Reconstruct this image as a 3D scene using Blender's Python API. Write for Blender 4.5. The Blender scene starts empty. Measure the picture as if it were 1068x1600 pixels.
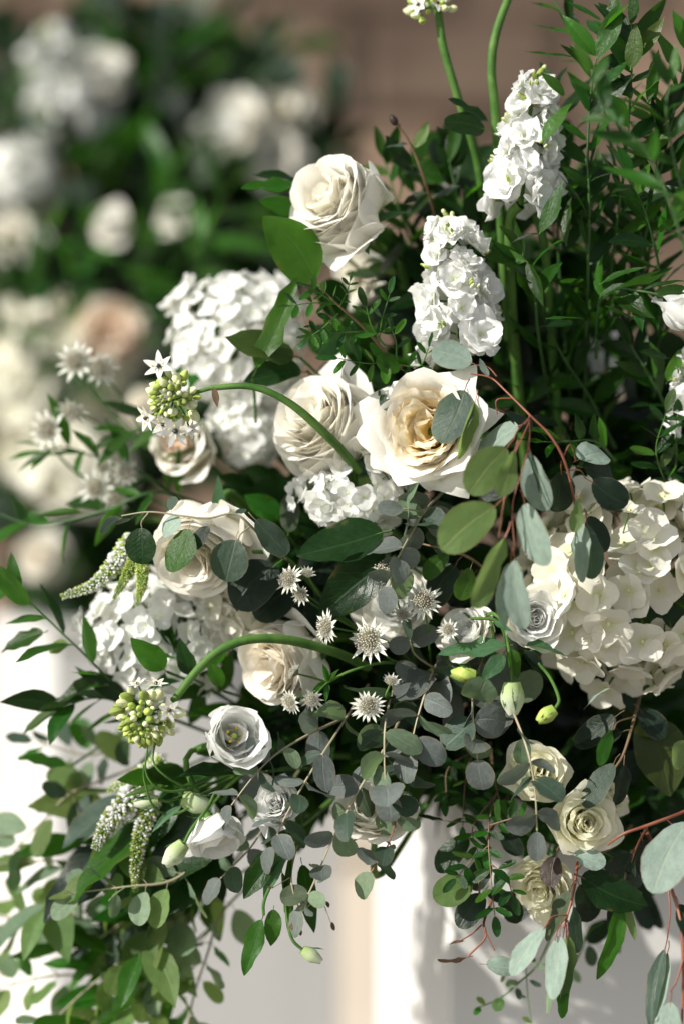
import bpy, math, random
import numpy as np
from mathutils import Vector, Matrix

# ------------------------------------------------------------------ camera, sky, sun, exposure
SC = bpy.context.scene
COL = SC.collection
D = 1.70            # camera to plane of focus
S = 0.72 / 1600     # metres per photo pixel in the plane of focus
ZC = 1.50
rad = math.radians

cam = bpy.data.cameras.new('camera')
camo = bpy.data.objects.new('camera', cam)
COL.objects.link(camo)
camo.location = (0, -D, ZC)
camo.rotation_euler = (rad(90), 0, 0)
cam.lens = 85
cam.sensor_fit = 'VERTICAL'
cam.sensor_height = 36
cam.clip_start = 0.05
cam.clip_end = 200
cam.dof.use_dof = True
cam.dof.focus_distance = D - 0.01
cam.dof.aperture_fstop = 1.55
SC.camera = camo

SUN_AZ, SUN_EL = 58.0, 30.0          # degrees to the left of the line back to the camera, and above the horizon
to_sun = Vector((-math.sin(rad(SUN_AZ)) * math.cos(rad(SUN_EL)), -math.cos(rad(SUN_AZ)) * math.cos(rad(SUN_EL)), math.sin(rad(SUN_EL))))
w = bpy.data.worlds.new('World')
SC.world = w
w.use_nodes = True
nt = w.node_tree
bg = nt.nodes['Background']
sky = nt.nodes.new('ShaderNodeTexSky')
sky.sky_type = 'NISHITA'
sky.sun_disc = False
sky.sun_elevation = rad(SUN_EL)
sky.sun_rotation = math.atan2(to_sun.x, to_sun.y)
wb = nt.nodes.new('ShaderNodeHueSaturation')        # the photograph's white balance
wb.inputs['Saturation'].default_value = 0.3
nt.links.new(sky.outputs[0], wb.inputs['Color'])
nt.links.new(wb.outputs[0], bg.inputs[0])
bg.inputs[1].default_value = 0.085
sl = bpy.data.lights.new('sun', 'SUN')
sl.energy = 4.0
sl.angle = rad(0.5)
sl.color = (1.0, 0.955, 0.88)
so = bpy.data.objects.new('sun', sl)
COL.objects.link(so)
so.rotation_euler = to_sun.to_track_quat('Z', 'Y').to_euler()
so.location = (-3, -2, 5)
SC.view_settings.view_transform = 'Standard'
SC.view_settings.look = 'None'
SC.view_settings.gamma = 1
SC.view_settings.exposure = 0.62
SC.cycles.max_bounces = 10
SC.cycles.transmission_bounces = 8
SC.cycles.diffuse_bounces = 5
SC.cycles.use_denoising = True

# ------------------------------------------------------------------ small helpers
def P(px, py, d=0.0):
    """photo pixel + distance behind the plane of focus -> a point of the place"""
    k = S * (D + d) / D
    return np.array([(px - 534) * k, d, ZC - (py - 800) * k])

def PX(d=0.0):
    return S * (D + d) / D

def N(v):
    v = np.asarray(v, float)
    return v / (np.linalg.norm(v) + 1e-12)

def face(r, u, c):
    """direction given as right, up, towards the camera"""
    return N([r, -c, u])

def frame(y=None, z=None):
    """3x3 with columns x, y, z; z kept exactly when y is None-ish, else y kept exactly"""
    if y is None:
        z = N(z)
        h = np.array([0, 0, 1.0]) if abs(z[2]) < 0.9 else np.array([1.0, 0, 0])
        x = N(np.cross(h, z)); y = np.cross(z, x)
    else:
        y = N(y); z = np.asarray(z, float)
        z = z - y * np.dot(y, z)
        if np.linalg.norm(z) < 1e-4:
            z = np.cross(y, [0.3, 0.5, 0.8])
        z = N(z); x = np.cross(y, z)
    return np.stack([x, y, z], 1)

def rotz(a):
    c, s = math.cos(a), math.sin(a)
    return np.array([[c, -s, 0], [s, c, 0], [0, 0, 1.0]])

def M4(R, t=(0, 0, 0)):
    m = Matrix.Identity(4)
    for i in range(3):
        for j in range(3):
            m[i][j] = float(R[i][j])
        m[i][3] = float(t[i])
    return m

def cr(pts, n=8):
    """Catmull-Rom through points"""
    p = [np.asarray(q, float) for q in pts]
    if len(p) == 2:
        return [p[0] + (p[1] - p[0]) * i / n for i in range(n + 1)]
    p = [2 * p[0] - p[1]] + p + [2 * p[-1] - p[-2]]
    out = []
    for i in range(1, len(p) - 2):
        a, b, c, e = p[i - 1], p[i], p[i + 1], p[i + 2]
        for k in range(n):
            t = k / n
            out.append(0.5 * ((2 * b) + (c - a) * t + (2 * a - 5 * b + 4 * c - e) * t * t + (3 * b - a - 3 * c + e) * t ** 3))
    out.append(p[-2])
    return out

def wob(n, seed):
    """smooth 1-D noise function: sum of a few sines"""
    r = random.Random(seed)
    k = [(r.uniform(0.6, 1.0) / (i + 1), r.uniform(0, 6.28), (i + 1) * n * r.uniform(0.8, 1.2)) for i in range(3)]
    return lambda x: sum(a * np.sin(f * x + ph) for a, ph, f in k)

# ------------------------------------------------------------------ mesh building
class MB:
    def __init__(s):
        s.v, s.f, s.uv, s.mi, s.n = [], [], [], [], 0
    def add(s, v, f, uv=None, mi=0):
        v = np.asarray(v, float).reshape(-1, 3)
        s.v.append(v)
        for q in f:
            s.f.append([i + s.n for i in q]); s.mi.append(mi)
        s.uv.append(np.zeros((len(v), 2)) if uv is None else np.asarray(uv, float).reshape(-1, 2))
        s.n += len(v)
        return s
    def grid(s, p, mi=0, uv=None):
        a, b = p.shape[0], p.shape[1]
        if uv is None:
            vv, uu = np.meshgrid(np.linspace(0, 1, a), np.linspace(0, 1, b), indexing='ij')
            uv = np.stack([uu, vv], -1)
        f = [(i * b + j, i * b + j + 1, (i + 1) * b + j + 1, (i + 1) * b + j) for i in range(a - 1) for j in range(b - 1)]
        return s.add(p, f, uv, mi)
    def tube(s, pts, r, k=6, mi=0, cap=True):
        pts = [np.asarray(q, float) for q in pts]
        n = len(pts)
        rr = r if hasattr(r, '__len__') else [r] * n
        if len(rr) == 2 and n != 2:
            rr = [rr[0] + (rr[1] - rr[0]) * i / (n - 1) for i in range(n)]
        rows = []
        prev = None
        for i in range(n):
            t = N(pts[min(i + 1, n - 1)] - pts[max(i - 1, 0)])
            if prev is None:
                prev = np.cross(t, [0.31, 0.77, 0.2])
            prev = N(prev - t * np.dot(prev, t))
            b = np.cross(t, prev)
            rows.append([pts[i] + rr[i] * (math.cos(a) * prev + math.sin(a) * b) for a in np.linspace(0, 2 * math.pi, k + 1)])
        s.grid(np.array(rows), mi)
        if cap:
            s.add([pts[-1] + N(pts[-1] - pts[-2]) * rr[-1] * 0.5] + rows[-1][:k], [(0, j + 1, (j + 1) % k + 1) for j in range(k)], None, mi)
        return s
    def ball(s, c, r, R=None, nu=6, nv=8, mi=0, prof=None):
        """ellipsoid of radii r in frame R, optional radius profile along its z axis"""
        r = np.asarray(r, float) * np.ones(3)
        th = np.linspace(0, math.pi, nu + 1); ph = np.linspace(0, 2 * math.pi, nv + 1)
        T, F = np.meshgrid(th, ph, indexing='ij')
        sx = np.sin(T)
        if prof is not None:
            sx = sx * prof(0.5 - 0.5 * np.cos(T))
        p = np.stack([sx * np.cos(F) * r[0], sx * np.sin(F) * r[1], -np.cos(T) * r[2]], -1)
        if R is not None:
            p = p @ np.asarray(R).T
        return s.grid(p + np.asarray(c), mi)
    def mesh(s, name, mats):
        m = bpy.data.meshes.new(name)
        v = np.concatenate(s.v)
        m.from_pydata(v.tolist(), [], s.f)
        uv = np.concatenate(s.uv)
        li = np.empty(len(m.loops), dtype=np.int32)
        m.loops.foreach_get('vertex_index', li)
        l = m.uv_layers.new(name='UVMap')
        l.data.foreach_set('uv', uv[li].astype(np.float32).ravel())
        for q in (mats if isinstance(mats, (list, tuple)) else [mats]):
            m.materials.append(q)
        m.polygons.foreach_set('material_index', np.array(s.mi, dtype=np.int32))
        m.polygons.foreach_set('use_smooth', np.ones(len(s.f), dtype=bool))
        return m

def thing(name, label, cat, loc, group=None):
    o = bpy.data.objects.new(name, None)
    o.empty_display_size = 0.01
    COL.objects.link(o)
    o.location = [float(x) for x in loc]
    o['label'] = label; o['category'] = cat
    if group: o['group'] = group
    return o

def part(name, mesh, parent, R=None, t=(0, 0, 0), kind=None):
    o = bpy.data.objects.new(name, mesh)
    COL.objects.link(o)
    o.parent = parent
    if R is not None or tuple(t) != (0, 0, 0):
        o.matrix_basis = M4(np.eye(3) if R is None else R, t)
    if kind: o['kind'] = kind
    return o

# ------------------------------------------------------------------ materials
def nodes(name):
    m = bpy.data.materials.new(name)
    m.use_nodes = True
    n = m.node_tree
    n.nodes.clear()
    out = n.nodes.new('ShaderNodeOutputMaterial')
    return m, n, out

def mth(n, op, a, b=None, c=None):
    q = n.nodes.new('ShaderNodeMath'); q.operation = op
    for i, x in enumerate((a, b, c)):
        if x is None: continue
        if isinstance(x, (int, float)): q.inputs[i].default_value = x
        else: n.links.new(x, q.inputs[i])
    return q.outputs[0]

def mrange(n, x, a, b, c, e):
    q = n.nodes.new('ShaderNodeMapRange'); q.interpolation_type = 'SMOOTHSTEP'
    n.links.new(x, q.inputs[0])
    for i, y in enumerate((a, b, c, e)): q.inputs[i + 1].default_value = y
    return q.outputs[0]

def mixc(n, f, a, b):
    q = n.nodes.new('ShaderNodeMix'); q.data_type = 'RGBA'
    if isinstance(f, (int, float)): q.inputs[0].default_value = f
    else: n.links.new(f, q.inputs[0])
    for i, x in ((6, a), (7, b)):
        if isinstance(x, (tuple, list)): q.inputs[i].default_value = (*x[:3], 1)
        else: n.links.new(x, q.inputs[i])
    return q.outputs[2]

def noise_tex(n, vec, scale, detail=3, rough=0.55):
    q = n.nodes.new('ShaderNodeTexNoise')
    q.inputs['Scale'].default_value = scale; q.inputs['Detail'].default_value = detail; q.inputs['Roughness'].default_value = rough
    if vec is not None: n.links.new(vec, q.inputs['Vector'])
    return q.outputs['Fac']

def leaf_mat(name, base, trans, vein, rough=0.42, tfac=0.3, nlat=9, vamt=0.5, hv=0.02, vv=0.3, rim=None, spec=0.24, spots=0.0, bloom=None):
    m, n, out = nodes(name)
    tc = n.nodes.new('ShaderNodeTexCoord')
    sp = n.nodes.new('ShaderNodeSeparateXYZ'); n.links.new(tc.outputs['UV'], sp.inputs[0])
    U = mth(n, 'MULTIPLY', mth(n, 'ABSOLUTE', mth(n, 'SUBTRACT', sp.outputs[0], 0.5)), 2.0)
    V = sp.outputs[1]
    info = n.nodes.new('ShaderNodeObjectInfo')
    mid = mrange(n, U, 0.02, 0.09, 1, 0)
    ph = mth(n, 'SUBTRACT', mth(n, 'MULTIPLY', V, nlat), mth(n, 'MULTIPLY', U, nlat * 0.33))
    lat = mrange(n, mth(n, 'PINGPONG', ph, 0.5), 0.0, 0.07, 1, 0)
    lat = mth(n, 'MULTIPLY', lat, mrange(n, U, 0.75, 1.0, 0.55, 0.0))
    veins = mth(n, 'MAXIMUM', mid, lat)
    mo = noise_tex(n, tc.outputs['Object'], 5.0, 4, 0.6)
    fine = noise_tex(n, tc.outputs['Object'], 38.0, 2, 0.6)
    col = mixc(n, mrange(n, mo, 0.3, 0.72, 0, 1), tuple(c * 0.84 for c in base), tuple(min(1, c * 1.18) for c in base))
    if bloom:
        col = mixc(n, mth(n, 'MULTIPLY', mrange(n, fine, 0.42, 0.66, 0, 1), 0.45), col, bloom)
    if spots:
        col = mixc(n, mth(n, 'MULTIPLY', mrange(n, fine, 0.69, 0.74, 0, 1), spots), col, (0.16, 0.10, 0.04))
    if rim:
        col = mixc(n, mth(n, 'MULTIPLY', mrange(n, U, 0.9, 1.0, 0, 1), 0.55), col, rim)
    age = mth(n, 'MULTIPLY', mrange(n, U, 0.72, 1.0, 0, 1), mrange(n, mo, 0.56, 0.64, 0, 1))
    col = mixc(n, mth(n, 'MULTIPLY', age, 0.55), col, (0.13, 0.085, 0.03))
    yel = mrange(n, mth(n, 'FRACT', mth(n, 'MULTIPLY', info.outputs['Random'], 13.7)), 0.90, 0.99, 0, 0.32)
    col = mixc(n, yel, col, tuple(0.5 * c + 0.5 * e for c, e in zip(base, (0.20, 0.20, 0.04))))
    col = mixc(n, mth(n, 'MULTIPLY', veins, vamt), col, vein)
    hs = n.nodes.new('ShaderNodeHueSaturation')
    n.links.new(col, hs.inputs['Color'])
    n.links.new(mth(n, 'ADD', 0.5 - hv, mth(n, 'MULTIPLY', info.outputs['Random'], 2 * hv)), hs.inputs['Hue'])
    rnd2 = mth(n, 'FRACT', mth(n, 'MULTIPLY', info.outputs['Random'], 7.31))
    val = mth(n, 'ADD', 1 - vv, mth(n, 'MULTIPLY', rnd2, 2 * vv))
    n.links.new(val, hs.inputs['Value'])
    pb = n.nodes.new('ShaderNodeBsdfPrincipled')
    n.links.new(hs.outputs[0], pb.inputs['Base Color'])
    n.links.new(mth(n, 'ADD', rough - 0.07, mth(n, 'MULTIPLY', mo, 0.16)), pb.inputs['Roughness'])
    pb.inputs['Specular IOR Level'].default_value = spec
    bp = n.nodes.new('ShaderNodeBump'); bp.inputs['Strength'].default_value = 0.22; bp.inputs['Distance'].default_value = 0.015
    h = mth(n, 'ADD', mth(n, 'MULTIPLY', veins, -0.5), mth(n, 'ADD', mth(n, 'MULTIPLY', mo, 0.35), mth(n, 'MULTIPLY', fine, 0.05)))
    n.links.new(h, bp.inputs['Height']); n.links.new(bp.outputs[0], pb.inputs['Normal'])
    tr = n.nodes.new('ShaderNodeBsdfTranslucent')
    tcol = mixc(n, mth(n, 'MULTIPLY', veins, 0.4), trans, tuple(c * 0.55 for c in trans))
    n.links.new(tcol, tr.inputs[0])
    mx = n.nodes.new('ShaderNodeMixShader'); mx.inputs[0].default_value = tfac
    n.links.new(pb.outputs[0], mx.inputs[1]); n.links.new(tr.outputs[0], mx.inputs[2])
    n.links.new(mx.outputs[0], out.inputs[0])
    return m

def petal_mat(name, tip, base, tfac=0.32, rough=0.55, span=(0.0, 0.55), vv=0.04, vamt=0.25, edge=None, tcol=None):
    m, n, out = nodes(name)
    tc = n.nodes.new('ShaderNodeTexCoord')
    sp = n.nodes.new('ShaderNodeSeparateXYZ'); n.links.new(tc.outputs['UV'], sp.inputs[0])
    info = n.nodes.new('ShaderNodeObjectInfo')
    mp = n.nodes.new('ShaderNodeMapping'); n.links.new(tc.outputs['UV'], mp.inputs[0])
    mp.inputs['Scale'].default_value = (34, 2.2, 1)
    n.links.new(mth(n, 'MULTIPLY', info.outputs['Random'], 37.0), mp.inputs['Location'])
    st = noise_tex(n, mp.outputs[0], 1.0, 4, 0.6)
    mo = noise_tex(n, tc.outputs['UV'], 4.0, 3, 0.5)
    g = mrange(n, mth(n, 'ADD', sp.outputs[1], mth(n, 'MULTIPLY', mth(n, 'SUBTRACT', mo, 0.5), 0.25)), span[0], span[1], 0, 1)
    col = mixc(n, g, base, tip)
    col = mixc(n, mth(n, 'MULTIPLY', mrange(n, st, 0.35, 0.75, 0, 1), 0.10), col, tuple(c * 0.82 for c in tip))
    if edge:
        col = mixc(n, mth(n, 'MULTIPLY', mrange(n, sp.outputs[1], 0.9, 1.0, 0, 1), 0.6), col, edge)
    hs = n.nodes.new('ShaderNodeHueSaturation'); n.links.new(col, hs.inputs['Color'])
    n.links.new(mth(n, 'ADD', 1 - vv, mth(n, 'MULTIPLY', info.outputs['Random'], vv)), hs.inputs['Value'])
    pb = n.nodes.new('ShaderNodeBsdfPrincipled')
    n.links.new(hs.outputs[0], pb.inputs['Base Color'])
    pb.inputs['Roughness'].default_value = rough
    pb.inputs['Specular IOR Level'].default_value = 0.28
    pb.inputs['Sheen Weight'].default_value = 0.08
    bp = n.nodes.new('ShaderNodeBump'); bp.inputs['Strength'].default_value = vamt; bp.inputs['Distance'].default_value = 0.0016
    n.links.new(mth(n, 'ADD', st, mth(n, 'MULTIPLY', mo, 0.8)), bp.inputs['Height']); n.links.new(bp.outputs[0], pb.inputs['Normal'])
    tr = n.nodes.new('ShaderNodeBsdfTranslucent')
    if tcol: tr.inputs[0].default_value = (*tcol, 1)
    else: n.links.new(hs.outputs[0], tr.inputs[0])
    mx = n.nodes.new('ShaderNodeMixShader'); mx.inputs[0].default_value = tfac
    n.links.new(pb.outputs[0], mx.inputs[1]); n.links.new(tr.outputs[0], mx.inputs[2])
    n.links.new(mx.outputs[0], out.inputs[0])
    return m

def plain_mat(name, a, b, scale=40, rough=0.5, bump=0.2, dist=0.002, stretch=None, spec=0.4, vv=0.0):
    m, n, out = nodes(name)
    tc = n.nodes.new('ShaderNodeTexCoord')
    vec = tc.outputs['Object']
    if stretch:
        mp = n.nodes.new('ShaderNodeMapping'); n.links.new(vec, mp.inputs[0]); mp.inputs['Scale'].default_value = stretch
        vec = mp.outputs[0]
    f = noise_tex(n, vec, scale, 5, 0.6)
    col = mixc(n, mrange(n, f, 0.3, 0.7, 0, 1), a, b)
    pb = n.nodes.new('ShaderNodeBsdfPrincipled')
    if vv:
        info = n.nodes.new('ShaderNodeObjectInfo')
        hs = n.nodes.new('ShaderNodeHueSaturation'); n.links.new(col, hs.inputs['Color'])
        n.links.new(mth(n, 'ADD', 1 - vv, mth(n, 'MULTIPLY', info.outputs['Random'], 2 * vv)), hs.inputs['Value'])
        col = hs.outputs[0]
    n.links.new(col, pb.inputs['Base Color'])
    pb.inputs['Roughness'].default_value = rough
    pb.inputs['Specular IOR Level'].default_value = spec
    bp = n.nodes.new('ShaderNodeBump'); bp.inputs['Strength'].default_value = bump; bp.inputs['Distance'].default_value = dist
    n.links.new(f, bp.inputs['Height']); n.links.new(bp.outputs[0], pb.inputs['Normal'])
    n.links.new(pb.outputs[0], out.inputs[0])
    return m

MAT = {}
L = MAT
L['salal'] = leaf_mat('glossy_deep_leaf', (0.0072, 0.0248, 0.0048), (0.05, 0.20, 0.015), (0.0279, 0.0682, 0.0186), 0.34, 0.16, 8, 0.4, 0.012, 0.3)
L['bright'] = leaf_mat('bright_green_leaf', (0.024, 0.088, 0.008), (0.11, 0.38, 0.02), (0.051, 0.1445, 0.0255), 0.36, 0.34, 9, 0.35, 0.02, 0.35)
L['ruscus'] = leaf_mat('ruscus_leaf', (0.0127, 0.0442, 0.0051), (0.08, 0.28, 0.02), (0.0288, 0.0864, 0.0144), 0.36, 0.26, 3, 0.2, 0.022, 0.5, spec=0.24)
L['fresh'] = leaf_mat('fresh_light_leaf', (0.1125, 0.18, 0.0558), (0.30, 0.46, 0.10), (0.171, 0.252, 0.09), 0.48, 0.40, 9, 0.3, 0.02, 0.2, spots=0.2)
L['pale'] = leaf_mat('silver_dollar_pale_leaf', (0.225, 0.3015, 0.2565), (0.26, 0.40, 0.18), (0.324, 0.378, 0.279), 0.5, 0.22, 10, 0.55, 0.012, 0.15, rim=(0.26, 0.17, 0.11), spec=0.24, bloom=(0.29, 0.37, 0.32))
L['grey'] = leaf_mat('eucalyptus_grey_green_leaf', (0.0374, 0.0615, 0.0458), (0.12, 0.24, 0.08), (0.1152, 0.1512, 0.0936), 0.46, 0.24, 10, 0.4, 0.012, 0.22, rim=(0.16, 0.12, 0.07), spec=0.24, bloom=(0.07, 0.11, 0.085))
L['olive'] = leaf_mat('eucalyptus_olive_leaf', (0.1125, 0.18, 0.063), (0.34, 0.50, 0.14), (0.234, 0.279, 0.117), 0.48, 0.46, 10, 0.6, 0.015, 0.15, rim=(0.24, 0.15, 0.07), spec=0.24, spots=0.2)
L['dark'] = leaf_mat('eucalyptus_dark_shaded_leaf', (0.0084, 0.0186, 0.0112), (0.05, 0.13, 0.035), (0.0372, 0.0558, 0.031), 0.40, 0.16, 10, 0.4, 0.012, 0.25, rim=(0.08, 0.07, 0.045), spec=0.24)  # dark leaves; also has shade put into the colour for leaves in shadow
L['silver'] = leaf_mat('silver_eucalyptus_leaf', (0.1167, 0.1371, 0.1284), (0.24, 0.32, 0.20), (0.2295, 0.255, 0.221), 0.5, 0.22, 8, 0.3, 0.012, 0.32, rim=(0.28, 0.19, 0.15), spec=0.24, bloom=(0.17, 0.20, 0.19))
L['sage'] = leaf_mat('sage_green_leaf', (0.153, 0.2253, 0.1403), (0.28, 0.42, 0.15), (0.2125, 0.272, 0.1615), 0.5, 0.34, 9, 0.3, 0.02, 0.24, rim=(0.22, 0.17, 0.08), spec=0.24, bloom=(0.21, 0.29, 0.20))
L['box'] = leaf_mat('small_glossy_leaf', (0.0102, 0.0408, 0.0068), (0.06, 0.26, 0.03), (0.045, 0.12, 0.03), 0.28, 0.2, 6, 0.35, 0.012, 0.35)
L['brown'] = leaf_mat('dried_brown_leaf', (0.12, 0.075, 0.045), (0.15, 0.08, 0.04), (0.2, 0.14, 0.09), 0.6, 0.2, 8, 0.3)
L['plum'] = leaf_mat('plum_brown_leaf', (0.035, 0.026, 0.018), (0.10, 0.05, 0.03), (0.08, 0.06, 0.04), 0.42, 0.2, 8, 0.4)
L['calyx'] = leaf_mat('lisianthus_leaf', (0.055, 0.125, 0.058), (0.16, 0.38, 0.09), (0.12, 0.2, 0.1), 0.45, 0.3, 3, 0.3, 0.01, 0.2)

L['white'] = petal_mat('pure_white_petal', (0.95, 0.955, 0.93), (0.88, 0.92, 0.74), 0.36, span=(0, 0.4))
L['hyd'] = petal_mat('hydrangea_white_petal', (0.95, 0.955, 0.92), (0.88, 0.92, 0.76), 0.37, span=(0, 0.3), vamt=0.25)
L['hydc'] = petal_mat('hydrangea_cream_petal', (0.93, 0.91, 0.80), (0.84, 0.85, 0.56), 0.33, span=(0, 0.45), vamt=0.35, vv=0.08)
L['cream'] = petal_mat('cream_rose_petal', (0.98, 0.955, 0.87), (0.97, 0.92, 0.68), 0.37, span=(0, 0.7))
L['creamo'] = petal_mat('outer_cream_rose_petal', (0.98, 0.96, 0.89), (0.92, 0.92, 0.64), 0.36, span=(0, 0.5))
L['blush'] = petal_mat('blush_rose_petal', (0.98, 0.94, 0.85), (0.985, 0.87, 0.64), 0.37, span=(0.15, 1.0))
L['gold'] = petal_mat('apricot_rose_petal', (0.96, 0.92, 0.80), (1.0, 0.79, 0.32), 0.50, span=(0.2, 1.15))
L['peach'] = petal_mat('peach_rose_petal', (0.94, 0.80, 0.66), (0.94, 0.70, 0.52), 0.33, span=(0.1, 0.9))
L['lemon'] = petal_mat('pale_yellow_rose_petal', (0.97, 0.955, 0.79), (0.98, 0.95, 0.58), 0.56, span=(0, 0.8))
L['bract'] = petal_mat('astrantia_bract', (0.84, 0.85, 0.77), (0.52, 0.66, 0.36), 0.3, span=(0, 0.7), edge=(0.45, 0.52, 0.30))
L['greenbud'] = plain_mat('green_bud', (0.20, 0.32, 0.05), (0.46, 0.52, 0.14), 90, 0.65, spec=.25, vv=0.35)
L['creambud'] = plain_mat('cream_green_bud', (0.58, 0.64, 0.28), (0.76, 0.78, 0.52), 90, 0.65, spec=.25, vv=0.2)
L['whitebud'] = petal_mat('lisianthus_bud_petal', (0.74, 0.80, 0.60), (0.46, 0.60, 0.24), 0.3, span=(0, 0.9))
L['stem'] = plain_mat('green_stem', (0.035, 0.105, 0.014), (0.10, 0.20, 0.04), 45, 0.6, .5, .002, spec=.25)
L['darkstem'] = plain_mat('dark_green_stem', (0.03, 0.085, 0.02), (0.05, 0.12, 0.03), 30, 0.45)
L['red'] = plain_mat('red_eucalyptus_stem', (0.17, 0.05, 0.03), (0.27, 0.10, 0.055), 60, 0.45)
L['tan'] = plain_mat('tan_stem', (0.34, 0.28, 0.20), (0.26, 0.26, 0.15), 60, 0.5)
L['twig'] = plain_mat('brown_twig', (0.12, 0.075, 0.04), (0.20, 0.13, 0.07), 60, 0.6)
L['black'] = plain_mat('black_ovary', (0.010, 0.014, 0.010), (0.025, 0.035, 0.02), 80, 0.25, spec=0.6)
L['pollen'] = plain_mat('yellow_stamen', (0.80, 0.48, 0.06), (0.85, 0.60, 0.12), 80, 0.7)
L['pin'] = plain_mat('astrantia_pin', (0.42, 0.40, 0.28), (0.62, 0.52, 0.46), 90, 0.6)
L['pinc'] = plain_mat('astrantia_centre', (0.12, 0.13, 0.06), (0.22, 0.18, 0.12), 90, 0.7)
L['plinth'] = plain_mat('white_painted_wood', (0.66, 0.65, 0.625), (0.72, 0.71, 0.685), 9, 0.42, 0.06, 0.001, stretch=(1, 1, 0.12))
L['foam'] = plain_mat('green_floral_foam', (0.02, 0.05, 0.02), (0.035, 0.07, 0.03), 90, 0.9)

# ------------------------------------------------------------------ leaves
SHAPE = {  # half width, exponents at base and tip, fold, bend, waviness, petiole
    'silverdollar': (0.46, 0.62, 0.52, 0.10, 0.22, 0.020, 0.22),
    'dollar': (0.50, 0.55, 0.50, 0.08, 0.16, 0.020, 0.22),
    'long': (0.24, 0.70, 0.80, 0.16, 0.30, 0.015, 0.16),
    'round': (0.47, 0.52, 0.50, 0.14, 0.28, 0.020, 0.03),
    'lance': (0.17, 0.80, 1.10, 0.22, 0.32, 0.010, 0.03),
    'blade': (0.10, 0.70, 1.00, 0.25, 0.40, 0.010, 0.02),
    'ovate': (0.30, 0.60, 0.88, 0.22, 0.28, 0.030, 0.10),
    'oblong': (0.22, 0.60, 0.60, 0.18, 0.20, 0.012, 0.05),
}
_lm = {}
def leaf_mesh(kind, mat, var, pet='stem'):
    key = (kind, mat, var, pet)
    if key in _lm: return _lm[key]
    W, a, b, fold, bend, wav, pl = SHAPE[kind]
    r = random.Random(f'{kind}{var}')
    nu, nv = (11, 7) if kind not in ('round', 'oblong', 'blade') else (9, 5)
    th = np.linspace(0, math.pi, nu)
    t = 0.5 - 0.5 * np.cos(th)
    tm = a / (a + b)
    mx = tm ** a * (1 - tm) ** b
    hw = W * (t ** a) * ((1 - t) ** b) / mx
    u = np.linspace(-1, 1, nv)
    asym = r.uniform(-0.10, 0.10)
    bd = bend * r.uniform(0.1, 1.7) * (1 if r.random() < 0.85 else -0.6)
    fo = fold * r.uniform(0.2, 1.8)
    tw = r.uniform(-0.35, 0.35)
    side = r.uniform(-0.10, 0.10)
    w1, w2 = wob(5, r.random()), wob(5, r.random())
    p = np.zeros((nu, nv, 3))
    for i in range(nu):
        ang = -bd * t[i] * 1.4
        cy = (math.sin(bd * 1.4 * t[i]) / (bd * 1.4)) if abs(bd) > 1e-3 else t[i]
        cz = -(1 - math.cos(bd * 1.4 * t[i])) / (bd * 1.4) if abs(bd) > 1e-3 else 0
        for j in range(nv):
            h = hw[i] * u[j] * (1 + asym * u[j])
            z = fo * abs(h) + wav * 2 * ((w1(t[i] * 1.6) if u[j] < 0 else w2(t[i] * 1.6)) * abs(u[j]) ** 2) * min(1, 4 * t[i] * (1 - t[i]) + 0.1)
            x = h * math.cos(fo * 0.6)
            c, s = math.cos(tw * t[i]), math.sin(tw * t[i])
            x, z = c * x - s * z, s * x + c * z
            p[i, j] = (x + side * math.sin(t[i] * 3.1), cy, z + cz)
    mb = MB()
    uu, vv = np.meshgrid(np.linspace(0, 1, nv), t)
    if pl > 0:
        p[:, :, 1] += pl
        sag = r.uniform(-0.12, 0.12) * pl
        mb.tube([(0, 0, 0), (sag, pl * 0.5, sag), (0, pl, 0), (0, pl + 0.12, -0.004)], [0.016, 0.013, 0.012, 0.003], 5, 1, cap=False)
    mb.grid(p, 0, np.stack([uu, vv], -1))
    m = mb.mesh('leaf_' + kind, [MAT[mat], MAT[pet]])
    _lm[key] = m
    return m

RNG = random.Random(11)
def put_leaf(parent, base, dirv, nrm, length, kind, mat, wr=None, pet='stem', name='leaf', rng=None, org=None):
    """base in world; parent is an Empty with no rotation at org"""
    rng = rng or RNG
    W, pl = SHAPE[kind][0], SHAPE[kind][6]
    sx = 1.0 if wr is None else wr / (2 * W)
    l = length / (1 + pl)
    R = frame(dirv, nrm) * np.array([l * sx, l, l])[None, :]
    o = part(name, leaf_mesh(kind, mat, rng.randrange(7), pet), parent, R, np.asarray(base) - np.asarray(org))
    return o

def stem_part(parent, org, pts, r0, r1, mat='stem', k=6, n=6, name='stem'):
    q = cr(pts, n)
    r_ = random.Random(len(q) * 31 + int(abs(q[0][0]) * 1e5))
    f_ = wob(5, r_.random()); m_ = len(q) - 1
    rr = [(r0 + (r1 - r0) * i / m_) * (1 + .07 * f_(i / m_)) for i in range(len(q))]
    mb = MB().tube([x - np.asarray(org) + np.array([.10 * r0 * f_(1.1 * i / m_ + 1), 0, .10 * r0 * f_(.9 * i / m_ + 3)]) * (i not in (0, m_)) for i, x in enumerate(q)], rr, k)
    return part(name, mb.mesh(name, MAT[mat]), parent)

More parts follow.
